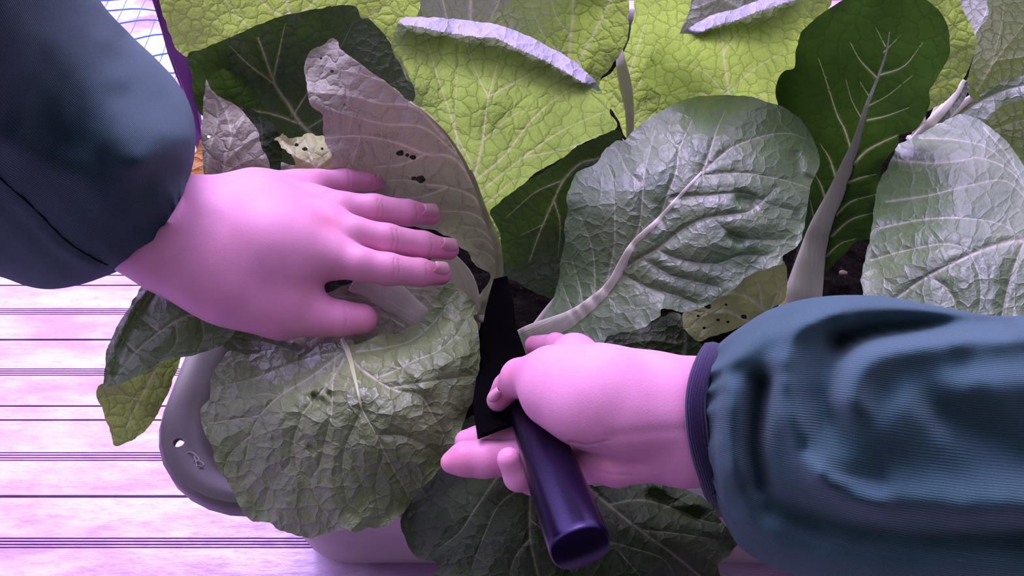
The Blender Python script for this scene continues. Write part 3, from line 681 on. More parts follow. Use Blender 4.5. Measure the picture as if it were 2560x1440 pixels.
lb, ft, _ = leaf(pB, 'leaf', B_out,
     [(1320, 832, .230), (1400, 830, .258), (1480, 775, .285), (1530, 720, .302), (1580, 617, .330), (1650, 548, .346), (1755, 432, .368), (1785, 330, .378), (1785, 245, .374), (1950, 280, .366), (2045, 400, .352), (1930, 400, .368), (2015, 550, .346), (1960, 640, .338), (1850, 560, .355), (1700, 775, .314), (1840, 715, .328), (1700, 650, .335),
      (1415, 495, .308), (1500, 500, .335), (1540, 358, .345), (1620, 310, .362), (1400, 700, .252), (1490, 860, .285), (1460, 640, .292), (1600, 420, .36)],
     [(6, 2, [(1755, 432), (1775, 380), (1790, 330), (1811, 280)]), (6, 3, [(1570, 668), (1600, 648), (1647, 622), (1700, 580), (1760, 548), (1837, 536), (1883, 524), (1940, 470)]), (5, 2, [(1757, 430), (1790, 400), (1837, 366), (1914, 339), (1976, 334), (2020, 350)]),
      (5, 2, [(1752, 438), (1862, 434), (1965, 452), (2020, 470)]), (5, 2, [(1680, 495), (1760, 490), (1862, 485), (1930, 515), (1995, 530)]), (5, 2, [(1583, 612), (1600, 560), (1606, 500), (1610, 440), (1621, 390), (1640, 320)]), (5, 2, [(1650, 548), (1668, 490), (1690, 430), (1700, 370), (1730, 300)]),
      (5, 2, [(1512, 725), (1530, 650), (1537, 591), (1536, 500), (1530, 440), (1510, 400)]), (4, 2, [(1487, 755), (1487, 694), (1480, 620), (1450, 540)]), (4, 2, [(1460, 780), (1450, 720), (1430, 650)]), (4, 2, [(1440, 795), (1420, 750), (1405, 710)]), (4, 2, [(1640, 625), (1700, 650), (1790, 660), (1850, 640), (1920, 640)]),
      (4, 2, [(1560, 690), (1620, 720), (1690, 740), (1740, 760)]), (4, 2, [(1610, 650), (1680, 690), (1760, 710), (1800, 720)]), (3, 1.5, [(1780, 545), (1830, 590), (1880, 600), (1960, 600)]), (3, 1.5, [(1700, 370), (1660, 340)]), (3, 1.5, [(1606, 463), (1570, 430), (1545, 380)])],
     M['green'], step=5.5, cell=38, pillow=.0018, vdepth=.0022, label='broad lilac-sheened leaf',
     fold=[(-.006, 14, [(1850, 500), (1880, 505)]), (-.006, 16, [(1990, 390), (2000, 440), (2030, 450)]), (-.004, 12, [(1990, 545), (2000, 560)]), (-.004, 12, [(1830, 590), (1850, 600)])])
rib(lb, ft, [(1270, 880, 70), (1330, 848, 74), (1400, 822, 70), (1440, 800, 60), (1480, 768, 48), (1530, 714, 32), (1580, 618, 20), (1647, 550, 14), (1700, 490, 10), (1755, 430, 7)], M['stalk'], name='stalk', flat=.4, lift=.6, label='pinkish white stalk')
leaf(pB, 'leaf', [(1440, 870), (1520, 840), (1620, 810), (1690, 780), (1730, 830), (1760, 900), (1640, 930), (1480, 920)], [(1450, 870, .20), (1680, 790, .215), (1740, 890, .20), (1500, 910, .20)], [(8, 5, [(1700, 930), (1715, 850), (1695, 780)]), (5, 2, [(1700, 860), (1620, 850), (1520, 870)])], M['shade'], vsign=1)
leaf(pC, 'leaf', [(1960, 655), (1965, 740), (1930, 770), (1870, 806), (1820, 830), (1775, 842), (1742, 853), (1722, 835), (1708, 812), (1706, 785), (1740, 760), (1790, 720), (1840, 690), (1900, 650)],
     [(1708, 800, .225), (1742, 850, .225), (1870, 806, .225), (1960, 740, .225), (1950, 660, .25), (1840, 700, .245)],
     [(8, 3, [(1930, 790), (1905, 772), (1870, 745), (1830, 735), (1780, 745)]), (6, 2, [(1880, 810), (1830, 785), (1780, 783), (1730, 800)]), (5, 2, [(1905, 772), (1900, 730), (1890, 690)]), (4, 2, [(1925, 780), (1945, 730), (1940, 690)]), (4, 2, [(1870, 745), (1840, 715)]), (4, 2, [(1950, 750), (1957, 700)])],
     M['torn'], vsign=1, ruffle=.005, step=5, label='torn yellowish leaf underside', holes=[(1770, 765, 7), (1795, 800, 4), (1760, 820, 3.5), (1860, 792, 6), (1745, 790, 3), (1820, 805, 3), (1815, 762, 3)])
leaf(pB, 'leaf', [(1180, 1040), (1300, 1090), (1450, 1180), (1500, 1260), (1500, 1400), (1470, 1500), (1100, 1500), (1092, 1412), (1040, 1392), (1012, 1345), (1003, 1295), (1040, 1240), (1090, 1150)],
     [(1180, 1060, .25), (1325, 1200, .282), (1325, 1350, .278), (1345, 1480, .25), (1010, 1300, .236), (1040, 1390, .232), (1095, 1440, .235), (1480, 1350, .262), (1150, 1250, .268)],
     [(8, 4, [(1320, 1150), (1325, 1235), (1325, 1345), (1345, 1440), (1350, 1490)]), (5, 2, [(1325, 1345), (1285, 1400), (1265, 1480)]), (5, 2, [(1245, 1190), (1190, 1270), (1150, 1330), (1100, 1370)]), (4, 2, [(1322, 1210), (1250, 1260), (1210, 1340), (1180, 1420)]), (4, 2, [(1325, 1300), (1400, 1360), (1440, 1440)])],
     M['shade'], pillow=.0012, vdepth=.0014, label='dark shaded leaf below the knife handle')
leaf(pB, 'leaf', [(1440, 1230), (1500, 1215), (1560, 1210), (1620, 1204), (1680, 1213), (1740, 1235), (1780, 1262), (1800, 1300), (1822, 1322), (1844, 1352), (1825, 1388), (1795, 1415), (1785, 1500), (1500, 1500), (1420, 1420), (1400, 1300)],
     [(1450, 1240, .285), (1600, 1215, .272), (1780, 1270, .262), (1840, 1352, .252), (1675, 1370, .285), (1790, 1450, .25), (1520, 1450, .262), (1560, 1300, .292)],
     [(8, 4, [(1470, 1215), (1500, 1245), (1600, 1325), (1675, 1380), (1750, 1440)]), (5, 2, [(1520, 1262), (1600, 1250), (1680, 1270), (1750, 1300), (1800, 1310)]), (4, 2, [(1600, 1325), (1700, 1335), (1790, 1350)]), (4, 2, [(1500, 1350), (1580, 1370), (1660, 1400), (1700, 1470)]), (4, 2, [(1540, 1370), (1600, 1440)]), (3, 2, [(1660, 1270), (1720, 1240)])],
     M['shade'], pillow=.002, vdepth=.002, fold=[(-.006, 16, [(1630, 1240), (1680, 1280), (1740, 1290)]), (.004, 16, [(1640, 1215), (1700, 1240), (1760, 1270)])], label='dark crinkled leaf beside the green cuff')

# --- plant A: tall two-lobed leaf
crest = [(1000, 48), (1045, 42), (1140, 47), (1205, 55), (1250, 62), (1310, 85), (1350, 105), (1400, 132), (1450, 165), (1490, 205)]
A_out = crest+[(1506, 230), (1525, 260), (1524, 280), (1541, 305), (1535, 325), (1500, 340), (1440, 367), (1400, 400), (1340, 432), (1310, 460), (1250, 505), (1226, 530), (1245, 575), (1256, 640), (1252, 700), (1235, 760), (1200, 800), (1180, 770), (1228, 690), (1190, 665), (1170, 630), (1150, 620), (1138, 598), (1108, 588), (1080, 575),
         (1000, 560), (930, 530), (860, 490), (800, 450), (830, 400), (812, 350), (806, 300), (803, 282), (776, 262), (768, 220), (761, 180), (765, 146), (780, 123), (815, 108), (829, 93), (845, 103), (850, 118), (870, 138), (915, 170), (965, 205), (1024, 252), (1036, 240), (1032, 212), (1018, 184), (1004, 146), (986, 126), (981, 100), (988, 74)]
inn = [(1012, 62), (1050, 67), (1100, 79), (1200, 93), (1240, 94), (1290, 120), (1350, 146), (1420, 183), (1468, 212)]
lb, ft, _ = leaf(pA, 'leaf', A_out,
     [(a, b, .470) for a, b in crest]+[(a, b, .474) for a, b in inn]+
     [(990, 130, .455), (1030, 215, .428), (1130, 180, .448), (1350, 250, .435), (1225, 240, .425), (1240, 340, .395), (1200, 400, .370), (1180, 445, .350), (1525, 290, .415), (1440, 365, .385), (1340, 430, .36), (1240, 510, .322), (1215, 520, .322), (1250, 640, .275), (1215, 770, .21),
      (1070, 330, .398), (1110, 400, .372), (1040, 268, .415), (900, 165, .42), (835, 100, .42), (765, 180, .40), (780, 255, .392), (900, 280, .39), (980, 340, .375), (810, 330, .372), (930, 380, .362), (830, 420, .352), (960, 460, .335), (1080, 440, .345), (1100, 570, .305), (1140, 500, .325), (1200, 660, .262), (1190, 600, .283)],
     [(7, 3, [(1180, 440), (1150, 390), (1110, 330), (1065, 280), (1025, 252), (950, 195), (880, 145)]),
      (7, 2, [(1186, 440), (1205, 360), (1222, 240), (1262, 100)]), (6, 2, [(1190, 450), (1260, 390), (1330, 300), (1400, 240), (1460, 210)]), (5, 2, [(1225, 240), (1290, 205), (1370, 160)]), (5, 2, [(1150, 385), (1130, 300), (1090, 180), (1060, 80)]), (5, 2, [(1200, 480), (1300, 400), (1400, 330), (1510, 280)]),
      (4, 2, [(1180, 410), (1140, 330), (1140, 240), (1150, 120)]), (4, 2, [(1208, 350), (1280, 290), (1330, 270)]), (4, 1.5, [(1222, 245), (1190, 180), (1160, 90)]), (4, 2, [(1300, 395), (1420, 370), (1500, 335)]), (4, 2, [(1216, 510), (1280, 455), (1340, 425)]),
      (7, 3, [(1195, 480), (1150, 410), (1115, 388), (1065, 385), (1000, 360), (940, 345), (880, 340), (815, 345)]), (6, 3, [(1110, 345), (1040, 270), (950, 258), (880, 240), (770, 228)]), (5, 2, [(1140, 385), (1060, 320), (960, 310), (880, 290), (810, 270)]), (5, 2, [(1060, 387), (1000, 412), (930, 418)]),
      (6, 2, [(1215, 540), (1180, 490), (1120, 468), (1060, 460), (1010, 450), (960, 452)]), (5, 2, [(1120, 468), (1060, 490), (1000, 500)]), (5, 2, [(1235, 590), (1200, 545), (1160, 530), (1100, 528)]), (4, 2, [(1240, 610), (1200, 575), (1150, 565)]), (4, 2, [(1247, 640), (1210, 600), (1165, 600)]), (4, 2, [(1246, 670), (1220, 635), (1190, 625)]),
      (4, 2, [(965, 205), (900, 185), (800, 160)]), (3, 1.5, [(870, 250), (880, 200), (930, 190)]), (3, 1.5, [(880, 290), (870, 340)]), (3, 1.5, [(950, 305), (955, 350)]), (3, 1.5, [(900, 345), (890, 380), (880, 410)])],
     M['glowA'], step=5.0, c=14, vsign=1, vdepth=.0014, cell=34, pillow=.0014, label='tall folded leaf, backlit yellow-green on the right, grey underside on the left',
     holes=[(1000, 382, 7), (1018, 388, 4), (1032, 393, 6), (1050, 448, 9), (1035, 446, 5), (830, 178, 4), (802, 146, 3), (862, 262, 3)])
# the left lobe shows its grey underside: second material on those faces
region(lb, [(829, 80), (870, 138), (915, 170), (965, 205), (1026, 254), (1068, 285), (1112, 335), (1150, 392), (1182, 450), (1215, 530), (1240, 580), (1248, 640), (1246, 700), (1215, 800), (1150, 800), (700, 800), (700, 80)], M['under'])
region(lb, [(985, 60)]+inn+[(1512, 236), (1530, 225), (1480, 150), (1300, 40), (1100, 20), (985, 30)], M['curl'])
rib(lb, ft, [(1205, 800, 50), (1230, 745, 34), (1246, 690, 24), (1246, 640, 20), (1236, 590, 18), (1215, 540, 16), (1198, 490, 13), (1184, 445, 9), (1176, 425, 5)], M['rib'], name='stalk', label='slender curved stalk')
rib(lb, ft, [(1190, 470, 9), (1158, 400, 8), (1115, 335, 7), (1065, 284, 6), (1025, 254, 4)], M['rib'])

# --- plant A: petioles held under the hand
lb, ft, _ = leaf(pA, 'leaf', [(780, 750), (830, 728), (900, 700), (1020, 690), (1100, 690), (1130, 720), (1110, 780), (1050, 830), (960, 860), (800, 880), (760, 840)],
     [(790, 745, .295), (900, 710, .305), (1110, 700, .29), (1100, 790, .28), (950, 850, .285), (790, 860, .28)],
     [(4, 2, [(1040, 800), (980, 770), (900, 745), (820, 740)]), (4, 2, [(1010, 815), (960, 790), (900, 790)]), (4, 2, [(1000, 735), (1060, 740), (1085, 775)]), (4, 2, [(1020, 720), (1070, 722)]), (3, 1, [(950, 770), (880, 760)])], M['under'], vsign=1, ruffle=.003)
rib(lb, ft, [(890, 690, 90), (940, 720, 88), (985, 750, 84), (1030, 785, 74), (1080, 820, 60)], M['stalk'], name='stalk', lift=.6, flat=.3, label='broad white stalk')
rib(lb, lambda q: np.array([T(a, b, .285-.0006*(b-640)) for a, b in q]), [(1085, 640, 70), (1118, 670, 78), (1146, 705, 80), (1162, 750, 76), (1168, 800, 70), (1160, 850, 60)], M['stalk'], name='stalk', lift=.5, flat=.6, label='rounded white stalk')
rib(lb, lambda q: np.array([T(a, b, .262) for a, b in q]), [(700, 850, 60), (770, 862, 60), (850, 850, 60), (930, 830, 50)], M['stalk'], name='stalk', lift=.3, flat=.5)

# --- plant A: big front leaf
E_out = [(806, 860), (835, 856), (862, 855), (887, 860), (920, 850), (952, 833), (996, 833), (1012, 822), (1044, 806), (1071, 774), (1088, 747), (1112, 712), (1130, 709), (1158, 730), (1185, 757), (1194, 786), (1184, 790), (1197, 828), (1200, 904), (1193, 947), (1190, 988), (1172, 1017), (1160, 1050), (1138, 1110), (1110, 1160), (1070, 1205), (1031, 1250), (1001, 1288), (974, 1310), (947, 1320), (920, 1318),
         (887, 1331), (860, 1323), (828, 1331), (779, 1345), (736, 1337), (698, 1326), (676, 1307), (633, 1304), (611, 1288), (600, 1266), (584, 1234), (557, 1185), (535, 1147), (531, 1115), (512, 1085), (503, 1055), (502, 1023), (524, 996), (527, 952), (541, 920), (568, 882), (584, 877), (617, 887), (650, 880), (692, 872), (725, 876), (750, 892), (779, 877)]
lb, ft, _ = leaf(pA, 'leaf', E_out,
     [(860, 858, .302), (810, 865, .298), (876, 940, .318), (906, 1028, .318), (960, 1140, .300), (1010, 1260, .262), (780, 1340, .238), (860, 1290, .262), (640, 1300, .234), (610, 1270, .236), (700, 1200, .268), (540, 1130, .262), (505, 1040, .272), (640, 1050, .290), (545, 920, .285), (700, 900, .292), (700, 980, .305), (1000, 850, .310), (1120, 715, .325), (1195, 830, .312), (1190, 980, .298),
      (1080, 800, .318), (1060, 930, .322), (1100, 1080, .300), (1110, 1160, .28), (820, 1100, .302), (1160, 880, .318)],
     [(7, 3, [(906, 1028), (941, 1088), (969, 1147), (1000, 1200), (1025, 1245)]), (6, 3, [(882, 898), (905, 925), (936, 947), (975, 970), (1001, 979), (1050, 990), (1082, 1039), (1110, 1090)]), (4, 2, [(941, 1088), (1010, 1092), (1070, 1120), (1100, 1145)]), (5, 2, [(860, 898), (835, 940), (800, 985), (760, 1030), (747, 1060), (735, 1100), (725, 1160)]),
      (5, 2, [(852, 885), (780, 940), (700, 990), (650, 1040), (627, 1090), (612, 1160)]), (5, 2, [(845, 880), (760, 900), (703, 920), (640, 945), (560, 965)]), (4, 2, [(906, 1028), (880, 1080), (862, 1126), (858, 1190), (870, 1260)]), (4, 2, [(838, 890), (832, 960), (828, 1039), (812, 1110), (800, 1163), (779, 1205), (800, 1260), (833, 1310)]),
      (4, 2, [(735, 1100), (745, 1170), (779, 1205)]), (4, 2, [(650, 1040), (580, 1050), (520, 1060)]), (4, 2, [(627, 1090), (580, 1130), (560, 1170)]), (4, 2, [(936, 947), (980, 930), (1040, 900), (1090, 880), (1140, 840), (1170, 790)]), (4, 2, [(975, 970), (1040, 960), (1110, 950), (1180, 940)]), (4, 2, [(890, 880), (960, 870), (1030, 850), (1090, 800), (1130, 740)]),
      (3, 1.5, [(703, 990), (660, 985), (590, 1000), (530, 1010)]), (3, 1.5, [(862, 1130), (900, 1190), (920, 1260)]), (3, 1.5, [(960, 1140), (940, 1210), (950, 1290)]), (3, 1.5, [(725, 1160), (680, 1210), (660, 1270)])],
     M['front'], step=5.0, cell=34, pillow=.0024, vdepth=.0024, ruffle=.003, label='large crinkled leaf drooping over the planter rim',
     fold=[(-.007, 9, [(785, 990), (792, 1000)]), (-.007, 9, [(808, 1003), (815, 1012)]), (-.006, 8, [(822, 985), (828, 990)]), (-.004, 10, [(775, 1120), (782, 1125)]), (.004, 30, [(1040, 870), (1100, 900), (1150, 960)]), (-.005, 25, [(980, 830), (1050, 850), (1100, 800)]), (.005, 25, [(1000, 890), (1060, 960)])])
rib(lb, ft, [(855, 845, 13), (866, 870, 14), (877, 905, 13), (888, 950, 9), (897, 990, 7), (908, 1030, 5), (940, 1086, 3.5)], M['rib'], lift=.5)
leaf(pA, 'leaf', [(552, 812), (600, 822), (700, 845), (760, 868), (740, 895), (700, 890), (650, 897), (590, 885), (558, 862)], [(560, 820, .283), (740, 870, .278), (650, 890, .276), (580, 870, .278)],
     [(4, 2, [(740, 880), (660, 855), (570, 835)])], M['green'], pillow=.002)
# drooping left leaf and its folded-under tip
leaf(pA, 'leaf', [(368, 706), (430, 690), (520, 740), (580, 800), (585, 835), (558, 862), (531, 871), (487, 889), (449, 894), (412, 901), (380, 918), (347, 939), (303, 958), (268, 966), (259, 962), (264, 898), (271, 866), (298, 806), (325, 763), (350, 722)],
     [(370, 708, .300), (430, 700, .315), (580, 810, .30), (550, 860, .292), (450, 893, .290), (347, 939, .284), (262, 960, .276), (272, 866, .286), (330, 765, .297), (430, 800, .309)],
     [(6, 3, [(560, 790), (470, 790), (400, 830), (340, 880), (285, 950)]), (4, 2, [(500, 787), (510, 840), (490, 885)]), (4, 2, [(440, 805), (440, 860), (400, 900)]), (4, 2, [(480, 790), (440, 745), (390, 730)]), (4, 2, [(400, 830), (360, 800), (340, 780)]), (4, 2, [(340, 880), (310, 850), (300, 830)])],
     M['green'], cell=32, pillow=.0022, fold=[(-.004, 9, [(395, 722), (350, 780), (310, 850), (285, 930)]), (.003, 8, [(372, 722), (330, 780), (290, 860)])], label='lilac-sheened leaf drooping over the planter corner')
leaf(pA, 'leaf', [(244, 966), (262, 958), (303, 950), (347, 930), (412, 892), (452, 890), (436, 940), (422, 980), (402, 1017), (390, 1040), (368, 1072), (325, 1104), (286, 1115), (279, 1085), (268, 1058), (254, 1017), (241, 990)],
     [(245, 970, .250), (285, 1112, .222), (390, 1040, .240), (447, 895, .268), (340, 935, .258), (330, 1040, .242)],
     [(5, 2, [(400, 905), (370, 960), (340, 1020), (300, 1100)]), (4, 1.5, [(385, 930), (395, 980), (390, 1030)]), (4, 1.5, [(350, 1000), (300, 990), (255, 1000)]), (3, 1.5, [(325, 1045), (340, 1075)])], M['glowA'], vsign=1, vdepth=.001, label='folded-under yellow-green leaf tip')

# petioles that carry the blades down to the crown of their plant
def petiole(plant_, leafob, x, y, z, r0=.003, r1=.0065):
    a = P(x, y, z); b = np.array(plant_.location); d = np.array([math.sin(x), math.cos(x), 0])*.008
    m = (a+b)/2; m[2] = min(a[2], (a[2]*.6+b[2]*.4)); t = np.linspace(0, 1, 14)[:, None]
    p = (1-t)**2*a+2*t*(1-t)*m+t*t*(b+d); rr = np.linspace(r0, r1, 14)
    v, f = tube(p, rr, 10); o = mesh_obj('stalk', v, f, M['stalk'], leafob, uv=np.array([(i//10*.01, i % 10*.004) for i in range(len(v))]))
ROOTS = [(740, 190, 0.34), (788, 348, 0.305), (640, 430, 0.3), (555, 462, 0.32), (800, 450, 0.325), (505, 515, 0.3), (1176, 112, 0.295), (1415, 236, 0.355), (1577, 380, 0.25), (1880, 58, 0.335), (1825, 295, 0.315), (1680, 345, 0.235), (1020, 290, 0.285), (2440, 85, 0.295), (2440, 238, 0.295), (2300, 282, 0.305), (2365, 318, 0.315), (2475, 335, 0.295), (2275, 370, 0.255), (1992, 810, 0.195), (2205, 792, 0.33), (1405, 735, 0.232), (1278, 873, 0.22), (1700, 900, 0.198), (1930, 785, 0.215), (1320, 1150, 0.245), (1468, 1222, 0.265), (1207, 797, 0.205), (1060, 800, 0.27), (858, 866, 0.285), (735, 878, 0.265), (620, 822, 0.275)]
for lf, (x, y, z) in zip(BASES, ROOTS): petiole(lf.parent, lf, x, y, z)

# ------------------------------------------------------------------ signed-distance hands
def surfnet(fn, lo, hi, h):
    lo = np.array(lo); n = np.ceil((np.array(hi)-lo)/h).astype(int)+1
    ax = [lo[i]+np.arange(n[i])*h for i in range(3)]
    G = np.stack(np.meshgrid(*ax, indexing='ij'), -1); D = fn(G.reshape(-1, 3)).reshape(n)
    s = D < 0; nx, ny, nz = n-1
    acc = np.zeros((nx, ny, nz, 3)); cnt = np.zeros((nx, ny, nz))
    def sl(o): return tuple(slice(a, a+m) for a, m in zip(o, (nx, ny, nz)))
    for axis in range(3):
        oth = [a for a in range(3) if a != axis]
        for i in (0, 1):
            for j in (0, 1):
                o = [0, 0, 0]; o[oth[0]] = i; o[oth[1]] = j; o2 = list(o); o2[axis] = 1
                a, b = D[sl(o)], D[sl(o2)]; m = (a < 0) != (b < 0)
                t = np.where(m, a/np.where(m, a-b, 1), 0)
                v = np.zeros((nx, ny, nz, 3)); v[..., :] = o; v[..., axis] = t
                acc += v*m[..., None]; cnt += m
    act = cnt > 0; idx = -np.ones((nx, ny, nz), int); idx[act] = np.arange(act.sum())
    I = np.argwhere(act); V = lo+(I+acc[act]/cnt[act][:, None])*h
    quads = []
    for axis in range(3):
        o1 = [0, 0, 0]; o1[axis] = 1
        A = D[:-1, :, :] if axis == 0 else (D[:, :-1, :] if axis == 1 else D[:, :, :-1])
        B = D[1:, :, :] if axis == 0 else (D[:, 1:, :] if axis == 1 else D[:, :, 1:])
        m = (A < 0) != (B < 0); E = np.argwhere(m); flip = (A < 0)[m]
        oth = [a for a in range(3) if a != axis]
        ok = (E[:, oth[0]] > 0) & (E[:, oth[1]] > 0) & (E[:, oth[0]] < n[oth[0]]-1) & (E[:, oth[1]] < n[oth[1]]-1)
        E = E[ok]; flip = flip[ok]
        def g_(da, db):
            e_ = E.copy(); e_[:, oth[0]] -= da; e_[:, oth[1]] -= db; return idx[e_[:, 0], e_[:, 1], e_[:, 2]]
        q = np.c_[g_(0, 0), g_(1, 0), g_(1, 1), g_(0, 1)]
        if axis == 1: flip = ~flip
        q[~flip] = q[~flip][:, ::-1]; quads.append(q[(q >= 0).all(1)])
    return V, np.vstack(quads)
def relax(V, Q, it=3, lam=.5):
    e = np.vstack([Q[:, [0, 1]], Q[:, [1, 2]], Q[:, [2, 3]], Q[:, [3, 0]]]); e = np.vstack([e, e[:, ::-1]])
    cnt = np.bincount(e[:, 0], minlength=len(V))[:, None]
    for _ in range(it):
        for L in (lam, -lam*.96):
            s = np.stack([np.bincount(e[:, 0], weights=V[e[:, 1], k], minlength=len(V)) for k in range(3)], 1)/np.maximum(cnt, 1)
            V = V+L*(s-V)
    return V
def cap(p, a, b, ra, rb):
    ab = b-a; t = np.clip(((p-a)@ab)/(ab@ab+1e-12), 0, 1)
    return np.linalg.norm(p-(a+t[:, None]*ab), axis=1)-(ra+(rb-ra)*t)
def smin(a, b, k):
    h = np.clip(.5+.5*(b-a)/k, 0, 1); return b*(1-h)+a*h-k*h*(1-h)
def chain(rows):
    """rows (px,py,z,r_px) -> list of capsules in metres"""
    q = []
    for (x, y, z, r) in rows:
        t = T(x, y, z); q.append((PT(x, y, t), r*t/F))
    return [(q[i][0], q[i+1][0], q[i][1], q[i+1][1]) for i in range(len(q)-1)]
def hand(palm, fingers, kp, kf, h=.0011, extra=None, squash=None):
    pc = [c_ for ch in palm for c_ in chain(ch)]; fc = [(chain(f_[0]), f_[1]) for f_ in fingers]
    allc = pc+[c_ for f_ in fc for c_ in f_[0]]
    P_ = np.array([a for c_ in allc for a in (c_[0], c_[1])]); R = max(max(c_[2], c_[3]) for c_ in allc)
    def fn(p):
        d = None
        for c_ in pc:
            e_ = cap(p, *c_); d = e_ if d is None else smin(d, e_, kp)
        out = d
        for ch, k in fc:
            f_ = None
            for c_ in ch:
                e_ = cap(p, *c_); f_ = e_ if f_ is None else smin(f_, e_, .003)
            out = np.minimum(out, smin(d, f_, k))
        return out
    V, Q = surfnet(fn, P_.min(0)-R-.006, P_.max(0)+R+.006, h)
    return relax(V, Q, 4), Q
def point_attr(V, spots):
    a = np.zeros(len(V))
    for (x, y, z, r, s) in spots:
        c = P(x, y, z); rr = r*T(x, y, z)/F; a = np.maximum(a, s*np.exp(-(np.linalg.norm(V-c, axis=1)/rr)**2))
    return a
def crease_attr(V, lines):
    """thin skin creases: lines rows ((px,py),(px,py),width px)"""
    c = V-np.array([0, 0, CZ]); d_ = (c[:, 1]-c[:, 2])*SQ; u_ = (c[:, 1]+c[:, 2])*SQ
    q = np.c_[1280+c[:, 0]/d_*F, 720-u_/d_*F]; a = np.zeros(len(V))
    for pts, w_ in lines:
        dd, _ = dseg(q, cat(pts, 6)); a = np.maximum(a, np.exp(-(dd/w_)**2))
    return a

per = empty('person', P(1280, 1500, .30), 'person in dark green ribbed jacket, left hand pressing leaves, right hand gripping a black knife', 'person')

# left hand: palm side down, fingers to the right
Lp = [[(330, 560, .355, 118), (430, 580, .352, 112), (540, 600, .350, 100)],
      [(480, 545, .350, 70), (640, 500, .350, 60), (755, 478, .346, 42)],
      [(500, 560, .352, 80), (660, 540, .354, 66), (795, 520, .350, 42)],
      [(500, 590, .352, 84), (680, 590, .356, 68), (825, 568, .352, 46)],
      [(500, 620, .350, 88), (680, 640, .353, 72), (830, 640, .348, 48)],
      [(440, 640, .345, 80), (560, 700, .340, 84), (690, 745, .332, 74)]]
Lf = [([(750, 470, .345, 40), (800, 458, .345, 32), (862, 452, .343, 29), (920, 451, .337, 26), (962, 450, .333, 21)], .012),
      ([(790, 515, .349, 42), (860, 520, .350, 39), (935, 523, .348, 37), (1020, 532, .342, 32), (1076, 538, .336, 26)], .009),
      ([(820, 565, .351, 44), (890, 583, .352, 40), (968, 598, .348, 38), (1058, 612, .340, 33), (1122, 624, .333, 26)], .009),
      ([(830, 640, .347, 46), (900, 660, .347, 42), (970, 673, .343, 40), (1050, 681, .336, 34), (1102, 686, .330, 27)], .010),
      ([(600, 735, .336, 70), (710, 783, .326, 62), (800, 793, .320, 48), (850, 796, .318, 44), (905, 797, .316, 38)], .014)]
V, Q = hand(Lp, Lf, .022, .01)
red = point_attr(V, [(825, 556, .365, 40, .55), (852, 650, .362, 40, .35), (795, 505, .36, 30, .25), (960, 590, .36, 30, .3), (935, 515, .36, 28, .25), (965, 668, .355, 30, .3), (1075, 535, .34, 40, .45), (1125, 622, .335, 40, .45), (1105, 685, .335, 40, .45), (965, 450, .335, 40, .45), (910, 800, .32, 60, .35), (830, 790, .325, 50, .2), (440, 590, .36, 60, .15)])
cr = crease_attr(V, [([(945, 500), (949, 520), (945, 545)], 3), ([(956, 503), (960, 525), (956, 545)], 3), ([(982, 572), (986, 600), (978, 628)], 3), ([(993, 575), (998, 603), (990, 630)], 3), ([(985, 648), (988, 675), (982, 700)], 3), ([(997, 650), (1000, 677), (994, 700)], 3),
      ([(872, 430), (875, 452), (872, 474)], 3), ([(1040, 515), (1044, 535), (1038, 555)], 2.5), ([(1078, 595), (1082, 615), (1074, 640)], 2.5), ([(1066, 660), (1068, 682), (1064, 706)], 2.5), ([(930, 430), (932, 452), (929, 472)], 2.5), ([(862, 765), (868, 795), (862, 828)], 3)])
aL = mesh_obj('arm', V, Q, M['skin'], per, attrs={'red': red, 'crease': cr}); aL['label'] = 'bare left hand with spread fingers'
def nail(parent, base, tip, w_, z0, z1, up=.55):
    """a curved nail plate lying on the top of a finger tip"""
    b, t_ = P(base[0], base[1], z0), P(tip[0], tip[1], z1); d = t_-b; L = np.linalg.norm(d); d /= L
    view = b-np.array([0, 0, CZ]); view /= np.linalg.norm(view); s = np.cross(d, view); s /= np.linalg.norm(s); n_ = np.cross(s, d); 
    if n_@view > 0: n_ = -n_
    W = w_*T(base[0], base[1], z0)/F; V = []; Fc = []; nu, nv = 9, 9
    for layer in (0, 1):
        for i in range(nu):
            u = i/(nu-1); ww = W*(.80+.28*math.sin(math.pi*min(1, u*1.1)*.55)) * (1 if u < .8 else 1-.35*((u-.8)/.2)**2)
            for j in range(nv):
                a = (j/(nv-1)-.5)*2; V.append(b+d*L*u+s*ww*.5*a+n_*(-.32*W*a*a-.0004*layer - .0010*(u-.5)**2*4*.3))
    for i in range(nu-1):
        for j in range(nv-1):
            k = i*nv+j; Fc.append((k, k+1, k+nv+1, k+nv)); k += nu*nv; Fc.append((k, k+nv, k+nv+1, k+1))
    m = nu*nv
    bd = [i for i in range(nv)]+[(i+1)*nv-1 for i in range(1, nu)]+[(nu-1)*nv+j for j in range(nv-2, -1, -1)]+[i*nv for i in range(nu-2, 0, -1)]
    for i in range(len(bd)): a_, b_ = bd[i], bd[(i+1) % len(bd)]; Fc.append((a_, a_+m, b_+m, b_))
    return mesh_obj('fingernail', V, Fc, M['nail'], parent)
nail(aL, (944, 440), (976, 442), 25, .3432, .3370)
nail(aL, (1064, 524), (1101, 530), 34, .3480, .3410)
nail(aL, (1111, 608), (1148, 618), 34, .3450, .3380)
nail(aL, (1092, 668), (1127, 676), 34, .3425, .3360)

